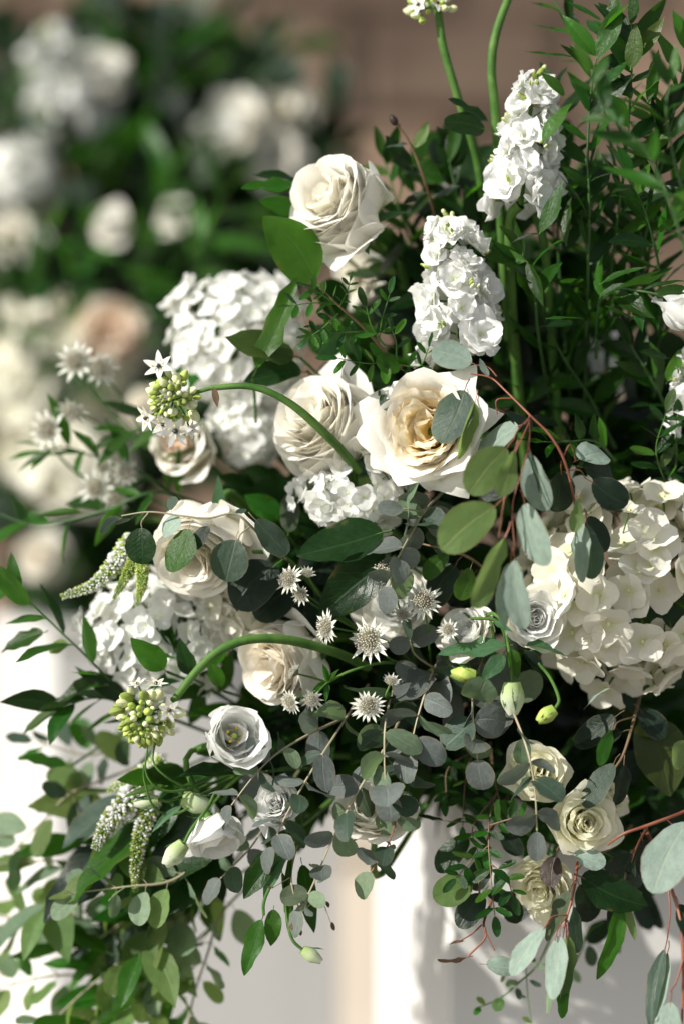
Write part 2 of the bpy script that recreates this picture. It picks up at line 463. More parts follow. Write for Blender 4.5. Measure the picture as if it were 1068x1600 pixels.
def branch(name, label, cat, pts, kind, mats, n, size, r=(2.2, 1.0), stem='stem', arr='alt', ang=50, droop=0.0, t0=0.08, t1=1.0,
           depth=0.45, nrm=(0, -0.6, 0.8), nj=0.45, group=None, wr=None, pet=None, seed=0, tiplf=True, extra=None, taper=0.85, sub=8):
    """a leafy shoot: pts are (photo x, photo y, distance); sizes in photo pixels"""
    rg = random.Random(seed * 7919 + len(label))
    W = [P(*p) for p in pts]
    org = W[0]
    t = thing(name, label, cat, org, group)
    q = cr(W, sub)
    k = PX(pts[0][2])
    stem_part(t, org, W, r[0] * k, r[1] * k, stem, 6, sub)
    pet = pet or stem
    m = len(q) - 1
    mats = mats if isinstance(mats, (list, tuple)) else [mats]
    def at(tt):
        x = min(max(tt, 0), 1) * m
        i = min(int(x), m - 1)
        return q[i] + (q[i + 1] - q[i]) * (x - i), N(q[i + 1] - q[i])
    view = np.array([0, 1.0, 0])
    for i in range(n):
        tt = t0 + (t1 - t0) * (i + 0.5) / n + rg.uniform(-0.3, 0.3) / n
        pos, T = at(tt)
        sides = (1, -1) if arr == 'opp' else ((1,) if i % 2 else (-1,))
        if arr == 'opp':
            roll = (i % 2) * 1.2 + rg.uniform(-0.5, 0.5)
        else:
            roll = rg.uniform(-depth, depth) * 1.6
        S0 = N(np.cross(T, view)); B = np.cross(T, S0)
        for s in sides:
            side = s * (math.cos(roll) * S0 + math.sin(roll) * B)
            a = rad(ang + rg.uniform(-16, 16))
            dv = N(T * math.cos(a) + side * math.sin(a) + np.array([rg.uniform(-.12, .12), rg.uniform(-depth, depth) * .6, -droop + rg.uniform(-.12, .12)]))
            nr = np.array(nrm) + np.array([rg.uniform(-nj, nj) for _ in range(3)])
            sz = rg.uniform(*size) * k * (1 - (1 - taper) * tt)
            put_leaf(t, pos, dv, nr, sz, kind, rg.choice(mats), (wr * rg.uniform(.85, 1.15)) if wr else None, pet, rng=rg, org=org)
    if tiplf:
        pos, T = at(1.0)
        put_leaf(t, pos, N(T + np.array([0, 0, -droop * .5])), np.array(nrm), size[0] * k * 0.9, kind, mats[0], wr, pet, rng=rg, org=org)
    for e in (extra or []):
        leaf_at(t, org, *e, pet=pet)
    return t

def leaf_at(t, org, base, tip, wr, kind, mat, nrm=(0, -0.75, 0.6), pet='stem', rng=None):
    """explicit leaf: base and tip in photo pixels + distance; nrm = right, depth, up"""
    b, e = P(*base), P(*tip)
    return put_leaf(t, b, e - b, np.array(nrm, float), np.linalg.norm(e - b), kind, mat, wr, pet, rng=rng, org=org)

# ------------------------------------------------------------------ petals and flowers
def petal_pts(Ln, W, a0, a1, a2, rc, r0, point=0.0, ruff=0.0, seed=0, nu=9, nv=9, z0=0.0, crn=0.28, edge=0.0, notch=0.0):
    """curved petal in a flower frame: starts at radius r0, opens along +x; angles from the flower's flat plane"""
    r = random.Random(seed)
    f1, f2 = wob(4, r.random()), wob(3, r.random())
    v = np.linspace(0, 1, nu); u = np.linspace(-1, 1, nv)
    p = np.zeros((nu, nv, 3))
    fine = 24
    al = []
    for i in range(fine + 1):
        s = i / fine
        if s < 0.7: a = a0 + (a1 - a0) * (s / 0.7) ** 0.8
        else: a = a1 + (a2 - a1) * ((s - 0.7) / 0.3) ** 1.5
        al.append(a)
    X = [r0]; Z = [z0]
    for i in range(fine):
        a = rad((al[i] + al[i + 1]) / 2)
        X.append(X[-1] + math.cos(a) * Ln / fine); Z.append(Z[-1] + math.sin(a) * Ln / fine)
    X = np.array(X); Z = np.array(Z); ss = np.linspace(0, 1, fine + 1)
    for i in range(nu):
        hw = W * (0.30 + 0.70 * math.sin(min(1, v[i] * 1.35) * math.pi / 2))
        if v[i] > 0.74: hw *= 1 - 0.14 * ((v[i] - 0.74) / 0.26) ** 2
        for j in range(nv):
            s = v[i] * (1 - crn * abs(u[j]) ** 2.4 + point * math.exp(-(u[j] / 0.28) ** 2) - notch * math.exp(-(u[j] / 0.2) ** 2))
            x = np.interp(min(s, 1), ss, X); z = np.interp(min(s, 1), ss, Z)
            if s > 1:
                a = rad(al[-1]); x += (s - 1) * Ln * math.cos(a); z += (s - 1) * Ln * math.sin(a)
            ph = hw * u[j] / rc
            lx = x + rc * (math.cos(ph) - 1); ly = rc * math.sin(ph)
            a = rad(np.interp(min(s, 1), ss, al))
            nx, nz = -math.sin(a), math.cos(a)     # inward normal
            off = ruff * Ln * (v[i] ** 2) * (f1(u[j] * 1.3 + 0.7 * v[i]) * 0.6 + 0.4 * f2(v[i] * 2.0 + u[j])) - edge * Ln * (abs(u[j]) ** 3) * v[i] ** 1.5
            p[i, j] = (lx + nx * off, ly, z + nz * off)
    return p

def flower_petals(t, org, base, axis, R, layers, seed, nu=9, nv=9, crn=.28):
    """layers: n, length, width, a0, a1, a2, rc, r0, point, ruffle, edge roll, material, jitter   (lengths in R)"""
    rg = random.Random(seed)
    F = frame(None, axis) @ rotz(rg.uniform(0, 6.28))
    off = np.asarray(base) - np.asarray(org)
    for li, (n, Ln, W, a0, a1, a2, rc, r0, point, ruff, edge, mat, jit) in enumerate(layers):
        ph0 = rg.uniform(0, 6.28)
        if n == 1:                      # a single reflexed petal falls to the lower right
            q = F.T @ N([1, -.2, -.25]); ph0 = math.atan2(q[1], q[0])
        for k in range(n):
            j = lambda s: 1 + rg.uniform(-s, s)
            p = petal_pts(Ln * R * j(.06 + jit * .3), W * R * j(.08), a0, a1 + rg.uniform(-12, 12) * jit, a2 + rg.uniform(-28, 28) * jit, rc * R * j(.12), r0 * R,
                          point * rg.uniform(.2, 1.4), ruff, rg.random(), nu, nv, edge=edge * j(.5), crn=crn)
            p = p @ rotz(ph0 + (k + rg.uniform(-.22, .22) * (1 + jit)) * 6.283 / n).T
            part('petal', MB().grid(p).mesh('petal', MAT[mat if isinstance(mat, str) else mat[k % len(mat)]]), t, F, off)
    return F

def rose(label, px, py, d, Rpx, axis, style, pal=('blush', 'cream', 'creamo'), seed=1, group='cream roses in the arrangement', name='rose', cat='rose',
         down=None, sep=True, lift=0.45, nu=11, nv=11):
    R = Rpx * PX(d)
    a = face(*axis)
    c = P(px, py, d)
    base = c - a * R * (0.75 if style in ('cup', 'bud') else lift)
    t = thing(name, label, cat, base, group)
    ci, cm, co = pal
    crn = .28
    if style == 'open':
        lay = [(4, .50, .36, 60, 80, 40, .22, .03, .0, .18, .0, ci, 1.4), (5, .62, .42, 56, 82, 38, .30, .10, .0, .16, .0, ci, 1.4),
               (7, .72, .46, 54, 82, 34, .38, .18, .0, .14, .02, ci, 1.2), (8, .80, .52, 44, 80, 30, .48, .24, .0, .11, .03, ci, .9), (7, .86, .56, 38, 78, 30, .54, .24, .0, .09, .04, ci, .7),
               (8, .92, .64, 32, 76, 28, .62, .24, .02, .08, .05, cm, .6), (7, 1.02, .80, 24, 66, 20, .80, .22, .05, .06, .07, cm, .5),
               (6, 1.14, .92, 15, 56, 10, 1.0, .18, .12, .05, .10, co, .4), (5, 1.26, .80, 6, 34, -18, 1.4, .12, .34, .06, .16, co, .6)]
    elif style == 'cup':
        crn = .14
        lay = [(5, 1.04, .36, 78, 92, 48, .18, .02, .0, .035, .0, ci, .7), (6, 1.08, .40, 72, 92, 40, .25, .04, .0, .035, .02, ci, .7), (7, 1.11, .44, 64, 92, 34, .33, .06, .0, .035, .02, ci, .6),
               (8, 1.13, .52, 54, 92, 28, .43, .08, .0, .03, .03, ci, .6), (9, 1.14, .60, 44, 90, 24, .54, .11, .0, .03, .04, cm, .5),
               (8, 1.14, .80, 34, 90, 24, .66, .13, .01, .03, .03, cm, .35), (6, 1.12, 1.05, 26, 88, 30, .78, .14, .01, .025, .04, co, .25),
               (5, 1.08, 1.15, 18, 84, 30, .86, .14, .03, .02, .05, co, .2), (1, 1.12, .78, 0, 50, 14, .9, .12, .14, .02, .10, co, .2)]
    elif style == 'bud':
        crn = .18
        lay = [(4, 1.20, .26, 82, 95, 74, .13, .02, .0, .04, .0, ci, .5), (4, 1.24, .32, 76, 95, 66, .19, .03, .0, .04, .0, ci, .5), (5, 1.27, .38, 70, 95, 58, .25, .04, .0, .05, .0, ci, .5), (5, 1.29, .46, 63, 94, 50, .32, .06, .0, .05, .01, ci, .5),
               (6, 1.31, .54, 55, 92, 42, .40, .07, .0, .05, .02, ci, .4), (5, 1.33, .66, 46, 89, 32, .51, .09, .02, .05, .04, cm, .4), (5, 1.34, .80, 36, 85, 22, .64, .10, .05, .05, .07, cm, .4),
               (5, 1.34, .90, 28, 80, 14, .76, .10, .07, .04, .09, co, .4), (4, 1.30, .92, 16, 66, -6, .92, .10, .12, .04, .12, co, .5)]
    elif style == 'ran':
        crn = .16
        lay = [(4, .60, .26, 70, 95, 104, .16, .02, .0, .03, .0, ci, .4), (6, .68, .36, 52, 92, 98, .25, .06, .0, .03, .0, ci, .5),
               (7, .78, .48, 38, 86, 90, .38, .10, .0, .04, .0, cm, .5), (8, .90, .58, 28, 78, 80, .54, .12, .0, .05, .0, cm, .5),
               (8, 1.02, .70, 20, 66, 66, .72, .14, .0, .06, .02, cm, .5), (7, 1.14, .80, 12, 50, 44, .92, .14, .0, .06, .04, co, .5), (5, 1.18, .8, 6, 30, 10, 1.1, .14, .0, .06, .06, co, .5)]
    else:  # 'lis': open lisianthus cup
        crn = .16
        lay = [(3, .78, .48, 62, 90, 78, .34, .05, .0, .14, .0, cm, 1.3), (4, .98, .80, 38, 84, 80, .58, .13, .0, .09, .0, cm, .9), (4, 1.12, 1.05, 22, 80, 62, .78, .14, .0, .08, .03, co, .6), (4, 1.18, 1.1, 12, 68, 36, .92, .14, .0, .08, .05, co, .5)]
    flower_petals(t, base, base, a, R, lay, seed, nu, nv, crn)
    if style == 'lis':
        mb = MB(); rg = random.Random(seed)
        F = frame(None, a)
        mb.ball(F @ np.array([0, 0, .35 * R]), (.10 * R, .10 * R, .28 * R), F, mi=0)
        for k in range(5):
            an = k * 1.3; q = np.array([math.cos(an) * .22 * R, math.sin(an) * .22 * R, .55 * R + rg.uniform(-.05, .05) * R])
            mb.tube([np.zeros(3), F @ (q * .8), F @ q], .012 * R, 4, 0); mb.ball(F @ q, (.05 * R, .05 * R, .09 * R), F, 4, 5, 1)
        part('stamen', mb.mesh('stamen', [MAT['greenbud'], MAT['pollen']]), t)
    # hip, sepals, stem
    F = frame(None, a)
    hip = MB().ball(-a * .05 * R, (.16 * R, .16 * R, .2 * R), F)
    part('hip', hip.mesh('hip', MAT['stem']), t)
    if sep:
        rg = random.Random(seed + 5)
        for k in range(5):
            an = k * 1.2566 + rg.random() * .3
            q = F @ np.array([math.cos(an), math.sin(an), rg.uniform(-.5, .7)])
            put_leaf(t, base, q, a, R * rg.uniform(.7, 1.0), 'lance', 'calyx', .28, name='sepal', rng=rg, org=base)
    if down is not None:
        e = P(*down)
        mid = base - a * np.linalg.norm(e - base) * .35
        stem_part(t, base, [base, mid, e], .085 * R if Rpx > 60 else .1 * R, .1 * R, 'stem', 7)
    return t

_fp = {}
def flat_petal(mat, var, W=.52, cup=.25, ruff=.05, key='h', notch=.04, nu=6, nv=6):
    k = (mat, var, key)
    if k not in _fp:
        r = random.Random(f'{key}{var}')
        p = petal_pts(1.0, W * r.uniform(.9, 1.1), 10 + r.uniform(-4, 8), 14 + cup * 60 * r.uniform(.3, 1), -10 + r.uniform(-25, 40), r.uniform(1.2, 2.4), .05, 0.0, ruff, r.random(), nu, nv, crn=.34, notch=notch * r.random() * 2)
        _fp[k] = MB().grid(p).mesh('petal', MAT[mat])
    return _fp[k]

def floret_core(key, pedlen, mat='greenbud'):
    k = ('core', key)
    if k not in _fp:
        mb = MB().ball((0, 0, .05), .09, None, 5, 6, 0)
        mb.tube([(0, 0, 0), (.04, 0, -pedlen * .5), (0, .02, -pedlen)], [.05, .035], 5, 1)
        _fp[k] = mb.mesh('floret', [MAT['creambud'], MAT['stem']])
    return _fp[k]

def hydrangea(label, px, py, d, rpx, n, fpx, mat, seed, group='white hydrangea heads in the arrangement', petals=True, flat=(1, 1, 1), inner=True, ang=-0.05, up=0.0, down=None):
    rg = random.Random(seed)
    k = PX(d)
    c = P(px, py, d)
    rr = np.array([rpx[0], rpx[1], rpx[2]]) * k       # x, depth, z
    t = thing('hydrangea', label, 'hydrangea', c, group)
    fs = fpx * .5 * k
    whole = {}
    def floret(nrm, scale, q, petals=petals):
        tilt = np.array([rg.uniform(-.42, .42) for _ in range(3)])
        F = frame(None, N(nrm + tilt)) @ rotz(rg.uniform(0, 6.28)) * (fs * q)
        lump = 1 + .07 * math.sin(5 * nrm[0] + seed) + .07 * math.sin(6 * nrm[2] + 2 * seed)
        pos = nrm * rr * scale * lump * rg.uniform(.88, 1.07)
        if petals:
            o = part('floret', floret_core(0, 1.3), t, F, pos)
            for j in range(4):
                a = j * 1.5708 + rg.uniform(-.12, .12)
                R2 = rotz(a) @ np.diag([1, rg.uniform(.92, 1.1), 1]) * rg.uniform(.88, 1.08)
                part('petal', flat_petal(mat, rg.randrange(10), .58, .3, .09, 'h', .05), o, R2, (0, 0, .01 + .03 * (j % 2)))
        else:
            v = rg.randrange(6)
            if v not in whole:
                mb = MB()
                for j in range(4):
                    r2 = random.Random(v * 10 + j)
                    p = petal_pts(1.0, .6, 10, 24, -8 + r2.uniform(-25, 40), 1.6, .05, 0, .06, r2.random(), 5, 5, crn=.34, z0=.03 * (j % 2))
                    mb.grid(p @ rotz(j * 1.5708 + r2.uniform(-.1, .1)).T)
                mb.ball((0, 0, .06), .08, None, 4, 5, 0)
                whole[v] = mb.mesh('floret', MAT[mat])
            part('floret', whole[v], t, F, pos)
    for i in range(n * 2):
        z = 1 - 2 * (i + .5) / (n * 2)
        a = i * 2.39996 + rg.uniform(-.5, .5)
        z = max(-.999, min(.999, z + rg.uniform(-.08, .08)))
        s = math.sqrt(1 - z * z)
        nr = np.array([s * math.cos(a), s * math.sin(a), z])
        vis = -nr[1] + .35 * nr[2]
        if vis < ang: continue
        floret(nr, 1.0, rg.uniform(.78, 1.2))
        if inner and i % 2 == 0: floret(N(nr + np.array([rg.uniform(-.3, .3) for _ in range(3)])), .78, 1.0, False)
    mb = MB()
    for i in range(26):
        nr = N([rg.uniform(-1, 1), rg.uniform(-1, .3), rg.uniform(-1, 1)])
        mb.tube([np.array([0, .3 * rr[1], -.2 * rr[2]]), nr * rr * .5 + np.array([0, 0, .03 * rr[2]]), nr * rr * .85], [.03 * rr[0], .012 * rr[0]], 5)
    part('flower_stalks', mb.mesh('flower_stalks', MAT['stem']), t, kind='stuff')
    e = P(*down) - c if down else np.array([.03, .12, -.12])
    mb = MB().tube(cr([np.array([0, .2 * rr[1], -.1 * rr[2]]), e * .5, e], 5), .0035, 6)
    part('stem', mb.mesh('stem', MAT['stem']), t)
    return t

def stock(label, base, top, n, fpx, seed, stem_to=None, mat='white', buds=7, petals=True, group='white stock spikes', width=1.0):
    """spike of double ruffled florets"""
    rg = random.Random(seed)
    b, e = P(*base), P(*top)
    t = thing('stock_flower', label, 'stock flower', b, group)
    k = PX(base[2]); A = N(e - b); ln = np.linalg.norm(e - b)
    S0 = N(np.cross(A, [0, 1, 0])); B = np.cross(A, S0)
    stem_part(t, b, [b, (b + e) / 2 + S0 * ln * .02, e], 5 * k, 3 * k, 'stem', 8)
    if stem_to:
        stem_part(t, b, [P(*q) for q in stem_to], 8 * k, 9 * k, 'stem', 9, 8, 'stalk')
    n = int(n * 1.5)
    for i in range(n):
        f = i / (n - 1)
        an = i * 2.39996 + rg.uniform(-.3, .3)
        od = N(math.cos(an) * S0 + math.sin(an) * B + A * (.05 + .6 * f))
        rr = fpx * k * (1.0 - .30 * f) * width * rg.uniform(.85, 1.12)
        fs = fpx * .5 * k * (1.28 - .40 * f) * rg.uniform(.85, 1.12)
        pos = A * ln * (f * .86) + od * rr * .58 * rg.uniform(.9, 1.1)
        F = frame(None, N(od + np.array([rg.uniform(-.3, .3), rg.uniform(-.2, .2), .1 + rg.uniform(-.3, .3)]))) @ rotz(rg.uniform(0, 6.28)) * fs
        o = part('floret', floret_core('s', .8), t, F, pos)
        for j in range(11):
            inner = j >= 6
            a = j * (1.047 if not inner else 1.257) + rg.uniform(-.3, .3) + (.5 if inner else 0)
            x = -(rg.uniform(-.35, .45) if not inner else rg.uniform(.1, .85))
            tl = rotz(a) @ np.array([[math.cos(x), 0, math.sin(x)], [0, 1, 0], [-math.sin(x), 0, math.cos(x)]])
            sc = rg.uniform(.75, 1.2) * (1 if not inner else .8)
            part('petal', flat_petal(mat, rg.randrange(10), .66, .3, .20, 's', .06, 7, 8), o, tl * sc, (0, 0, .05 if inner else 0))
    for i in range(9):
        f = (i + .5) / 9
        an = i * 2.39996 + 1.1
        od = N(math.cos(an) * S0 + math.sin(an) * B + A * .35)
        mb = MB()
        for j in range(4):
            q = np.array([rg.uniform(-.4, .4), rg.uniform(-.4, .4), 0])
            mb.ball(q + np.array([0, 0, .4]), (.15, .15, .42), None, 5, 6, j % 2)
        part('calyx', mb.mesh('calyx', [MAT['greenbud'], MAT['creambud']]), t, frame(None, od) * fpx * k * .26, A * ln * (f * .9) + od * fpx * k * width * (.92 - .34 * f))
    for i in range(buds):
        f = i / max(1, buds - 1)
        an = i * 2.4
        od = N(math.cos(an) * S0 + math.sin(an) * B + A * (.4 + 1.3 * f))
        pos = A * ln * (.80 + .20 * f) + od * fpx * k * .16 * (1.2 - f)
        mb = MB().ball((0, 0, .5), (.30, .30, .6), None, 6, 7, 0, lambda z: 1.15 - .5 * z)
        mb.ball((0, 0, .95), (.22, .22, .26), None, 5, 6, 1)
        part('bud', mb.mesh('bud', [MAT['greenbud'], MAT['creambud']]), t, frame(None, od) * fpx * k * rg.uniform(.22, .3), pos)
    return t

_tep = {}
def tepal_flower(t, pos, nrm, r, rg, black=True, openn=1.0):
    """six-tepalled white flower with a dark ovary, as one floret with tepals"""
    mb = MB()
    mb.ball((0, 0, .16), (.17, .17, .2), None, 6, 8, 0)
    for j in range(6):
        a = j * 1.047 + .5
        q = np.array([math.cos(a) * .38, math.sin(a) * .38, .34])
        mb.tube([(0, 0, 0), q * .6, q], .035, 4, 1); mb.ball(q, (.05, .05, .1), None, 4, 5, 2)
    key = 'core'
    if key not in _tep: _tep[key] = mb.mesh('floret', [MAT['black'], MAT['white'], MAT['pollen']])
    F = frame(None, nrm) @ rotz(rg.random() * 6) * r
    o = part('floret', _tep[key], t, F, pos)
    for j in range(6):
        v = rg.randrange(5)
        kk = ('tep', v, openn)
        if kk not in _tep:
            r2 = random.Random(v)
            _tep[kk] = MB().grid(petal_pts(1.0, .30, 20, 20 + 50 * (1 - openn) + r2.uniform(-5, 8), 0 + r2.uniform(-20, 20), .9, .03, .12, .03, r2.random(), 6, 5, crn=.5)).mesh('tepal', MAT['white'])
        part('tepal', _tep[kk], o, rotz(j * 1.047 + rg.uniform(-.08, .08)) * rg.uniform(.9, 1.05), (0, 0, .02 * (j % 2)))

def ornithogalum(label, stem, r, head, axis, hl, hr, opens, seed, name='star_of_bethlehem', nb=46, withered=False, warm=0.3):
    """curved stalk (photo points) that carries a head of green buds; opens = list of (photo offset x, y, distance offset, size, facing)"""
    rg = random.Random(seed)
    W = [P(*q) for q in stem]
    b = W[0]
    t = thing(name, label, 'flower', b, 'star of Bethlehem flowers on curved stalks')
    k = PX(stem[-1][2])
    stem_part(t, b, W, r[0] * k, r[1] * k, 'stem', 10, 8)
    A = face(*axis)
    h = P(*head)
    F = frame(None, A)
    # rachis
    mb = MB().tube([W[-1] - b, (W[-1] + h) / 2 - b, h - b, h - b + A * hl * k * .4], [r[1] * k * .8, r[1] * k * .35], 7)
    part('rachis', mb.mesh('rachis', MAT['stem']), t)
    kinds = []
    for mt in ('greenbud', 'creambud'):
        for v in range(3):
            m = MB().ball((0, 0, .5), (.38 + .05 * v, .38 + .03 * v, .64), None, 6, 8, 0, lambda z: .95 + .5 * z * (1.1 - z) - .45 * z ** 3)
            m.tube([(0, 0, -.5), (0, 0, 0)], .07, 4, 1)
            kinds.append(m.mesh('bud', [MAT[mt], MAT['stem']]))
    nb = int(nb * 1.45)
    for i in range(nb):
        f = (i + .5) / nb                      # 0 at the back, 1 at the tip
        an = i * 2.39996
        rr = hr * k * (1.05 * math.sqrt(max(0.02, 1 - f ** 1.7)))
        od = F @ np.array([math.cos(an), math.sin(an), .15 + 1.5 * f])
        an += rg.uniform(-.25, .25); rr *= rg.uniform(.86, 1.14)
        pos = (h - b) + F @ np.array([math.cos(an) * rr, math.sin(an) * rr, (f - .5 + rg.uniform(-.05, .05)) * hl * k])
        sz = k * hr * (.58 - .32 * f) * rg.uniform(.7, 1.3)
        mi = (3 if rg.random() < (warm * .6 + .5 * (1 - f) ** 2) else 0) + rg.randrange(3)
        part('bud', kinds[mi], t, frame(None, N(od)) * sz, pos)
    for ox, oy, od, sz, ax in opens:
        p2 = P(head[0] + ox, head[1] + oy, head[2] + od)
        a2 = face(*ax)
        stem_part(t, b, [h - A * hl * k * .3, (h + p2) / 2 - A * hl * k * .25, p2 - a2 * 3 * k], 1.8 * k, 1.6 * k, 'stem', 5, 5, 'pedicel')
        tepal_flower(t, p2 - b, a2, sz * k, rg)
    if withered:
        b0 = P(stem[-1][0] + 4, stem[-1][1] - 2, stem[-1][2] - .005)
        put_leaf(t, b0, face(.15, -1, .1), face(-.3, .1, 1), 34 * k, 'lance', 'brown', .36, name='withered_bract', org=b)
    return t

_ast = {}
def astrantia_core(v):
    if v in _ast: return _ast[v]
    r = random.Random(v)
    mb = MB().ball((0, 0, .08), (.38, .38, .24), None, 6, 10, 0)
    n = 130
    for i in range(n):
        z = 1 - .95 * (i + .5) / n
        a = i * 2.39996; s = math.sqrt(1 - z * z)
        d = np.array([s * math.cos(a), s * math.sin(a), z * .75 + .15])
        l = r.uniform(.44, .64)
        mb.tube([d * .25, d * l], [.012, .010], 3, 1, cap=False)
        mb.ball(d * l, .038, None, 3, 4, 2 if r.random() < .6 else 1)
    _ast[v] = mb.mesh('pincushion', [MAT['pinc'], MAT['pin'], MAT['bract']])
    return _ast[v]

def astrantia(label, px, py, d, rpx, axis, seed, stem=None, nb=20, openn=1.0, group='astrantia flowers', stemr=(1.6, 2.0)):
    rg = random.Random(seed)
    k = PX(d); R = rpx * k; a = face(*axis)
    c = P(px, py, d)
    t = thing('astrantia', label, 'astrantia', c, group)
    F = frame(None, a) * R
    part('pincushion', astrantia_core(seed % 3), t, F * 1.18, kind='stuff')
    for ring, cnt in ((0, int(nb * .85)), (1, nb // 3)):
        for i in range(cnt):
            an = 6.283 * (i + .5 * ring) / cnt + rg.uniform(-.08, .08)
            v = rg.randrange(5)
            kk = ('br', v, openn)
            if kk not in _ast:
                r2 = random.Random(v)
                _ast[kk] = MB().grid(petal_pts(1.0, .185, 5, 5 + 55 * (1 - openn) + r2.uniform(-4, 10), -5 + 60 * (1 - openn) + r2.uniform(-14, 14), .35, .1, .2, .02, r2.random(), 6, 5, crn=.45)).mesh('bract', MAT['bract'])
            part('bract', _ast[kk], t, F @ rotz(an) * rg.uniform(.76, 1.0), a * R * (-.03 * ring))
    if stem:
        W = [c - a * R * .05] + [P(*q) for q in stem]
        stem_part(t, c, W, stemr[0] * k, stemr[1] * k, 'stem', 6, 7)
        rg2 = random.Random(seed)
    return t

def veronica(label, pts, r, seed, group='veronica spikes', green=0.4):
    rg = random.Random(seed)
    W = [P(*q) for q in pts]; b = W[0]; k = PX(pts[0][2])
    t = thing('veronica_spike', label, 'veronica', b, group)
    q = cr(W, 16)
    stem_part(t, b, W, r * .35 * k, r * .15 * k, 'stem', 5, 10)
    mb = MB(); n = len(q)
    for i in range(n):
        f = i / (n - 1)
        rr = r * k * (1.05 - .75 * f ** 1.3)
        T = N(q[min(i + 1, n - 1)] - q[max(i - 1, 0)]); F = frame(None, T)
        for j in range(11):
            an = j * .571 + (i % 2) * .28 + rg.uniform(-.15, .15)
            o = F @ np.array([math.cos(an), math.sin(an), .35])
            c = q[i] + o * rr * rg.uniform(.8, 1.1) - b + T * rg.uniform(-.3, .3) * rr * .5
            mb.ball(c, np.array([.18, .18, .30]) * rr * rg.uniform(.8, 1.2), frame(None, N(o)), 4, 5, 1 if rg.random() < green + .35 * f * f else 0)
    part('floret_spike', mb.mesh('floret_spike', [MAT['white'], MAT['greenbud']]), t, kind='stuff')
    return t

def lis_bud(label, tip, base, w, stem, seed, sep=True, green=False, group='lisianthus buds'):
    """closed twisted bud from base to tip with sepals and a stalk"""
    rg = random.Random(seed)
    b, e = P(*base), P(*tip)
    k = PX(base[2]); ln = np.linalg.norm(e - b)
    t = thing('lisianthus_bud', label, 'flower bud', b, group)
    F = frame(None, N(e - b))
    hw = w * k / 2
    for j in range(4):
        p = np.zeros((9, 6, 3))
        for i in range(9):
            v = i / 8
            r = hw * (.42 + .58 * math.sin(math.pi * min(1, .12 + v * .62))) * (1 - .50 * max(0, v - .45) ** 1.2 / .49) * 1.02
            for m in range(6):
                a = j * 1.5708 + (m / 5) * 2.1 + v * 1.3
                rr = r * (1 + .07 * (m / 5) + .10 * v ** 3 * math.sin(5 * a + j))
                p[i, m] = (rr * math.cos(a), rr * math.sin(a), v * ln * (1 - .08 * abs(m - 2.5) / 2.5 * v))
        part('petal', MB().grid(p).mesh('petal', MAT['greenbud' if green else 'whitebud']), t, F)
    if sep:
        for j in range(5):
            a = j * 1.2566 + rg.random()
            o = F @ np.array([math.cos(a), math.sin(a), 0])
            put_leaf(t, b + o * hw * .55, N(e - b) + o * .28, o, ln * rg.uniform(.6, 1.0), 'lance', 'calyx', .22, name='sepal', rng=rg, org=b)
    W = [b] + [P(*q) for q in stem]
    stem_part(t, b, W, 2.6 * k, 3.0 * k, 'stem', 7, 8)
    return t

# ================================================================== THE SETTING
def structure(name, mesh, loc=(0, 0, 0), R=None):
    o = bpy.data.objects.new(name, mesh); COL.objects.link(o)
    o.matrix_basis = M4(np.eye(3) if R is None else R, loc)
    o['kind'] = 'structure'
    return o

gm = plain_mat('paving', (0.20, 0.185, 0.165), (0.27, 0.25, 0.22), 5, 0.8, 0.3, 0.01)
g = MB().grid(np.array([[(x, y, 0) for x in np.linspace(-40, 40, 9)] for y in np.linspace(-40, 40, 9)]))
structure('ground', g.mesh('ground', gm))

# old wall of brown stone blocks, built block by block in front of a mortar bed
wm = plain_mat('brown_wall_stone', (0.09, 0.055, 0.036), (0.22, 0.155, 0.11), 2.2, 0.85, 0.5, 0.02, vv=0.45)
mm = plain_mat('wall_mortar', (0.16, 0.135, 0.115), (0.21, 0.18, 0.16), 8, 0.9, 0.4, 0.01)
WY = 3.6
wall = MB().grid(np.array([[(x, 0, z) for x in np.linspace(-6, 6, 3)] for z in (0.0, 4.2)]))
wall.add([(-6, 0, 4.2), (6, 0, 4.2), (6, .4, 4.2), (-6, .4, 4.2)], [(0, 1, 2, 3)])
wt = structure('stone_wall', wall.mesh('stone_wall', mm), (0, WY, 0))
rg = random.Random(3)
def block_mesh(sx, sz, dep, seed):
    r = random.Random(seed)
    j = lambda: r.uniform(-.012, .012)
    e = .018
    v = []
    for (y, ins) in ((0, 0), (-dep * .7, 0), (-dep, e)):
        for (cx, cz) in ((-1, -1), (1, -1), (1, 1), (-1, 1)):
            v.append((cx * (sx / 2 - ins) + j(), y, cz * (sz / 2 - ins) + j()))
    f = [(a + i, a + (i + 1) % 4, a + 4 + (i + 1) % 4, a + 4 + i) for a in (0, 4) for i in range(4)] + [(8, 9, 10, 11)]
    m = MB().add(v, f).mesh('stone', wm)
    m.polygons.foreach_set('use_smooth', np.zeros(len(m.polygons), dtype=bool))
    return m
stones = [block_mesh(.44, .215, .03 + .012 * (i % 3), i) for i in range(6)]
row = 0
z = .12
while z < 3.2:
    x = -1.6 + (row % 2) * .23
    while x < 1.7:
        if 0.9 < z < 2.9:
            o = part('stone', stones[rg.randrange(6)], wt, np.eye(3), (x + rg.uniform(-.01, .01), -.001, z))
        x += .465
    z += .235; row += 1

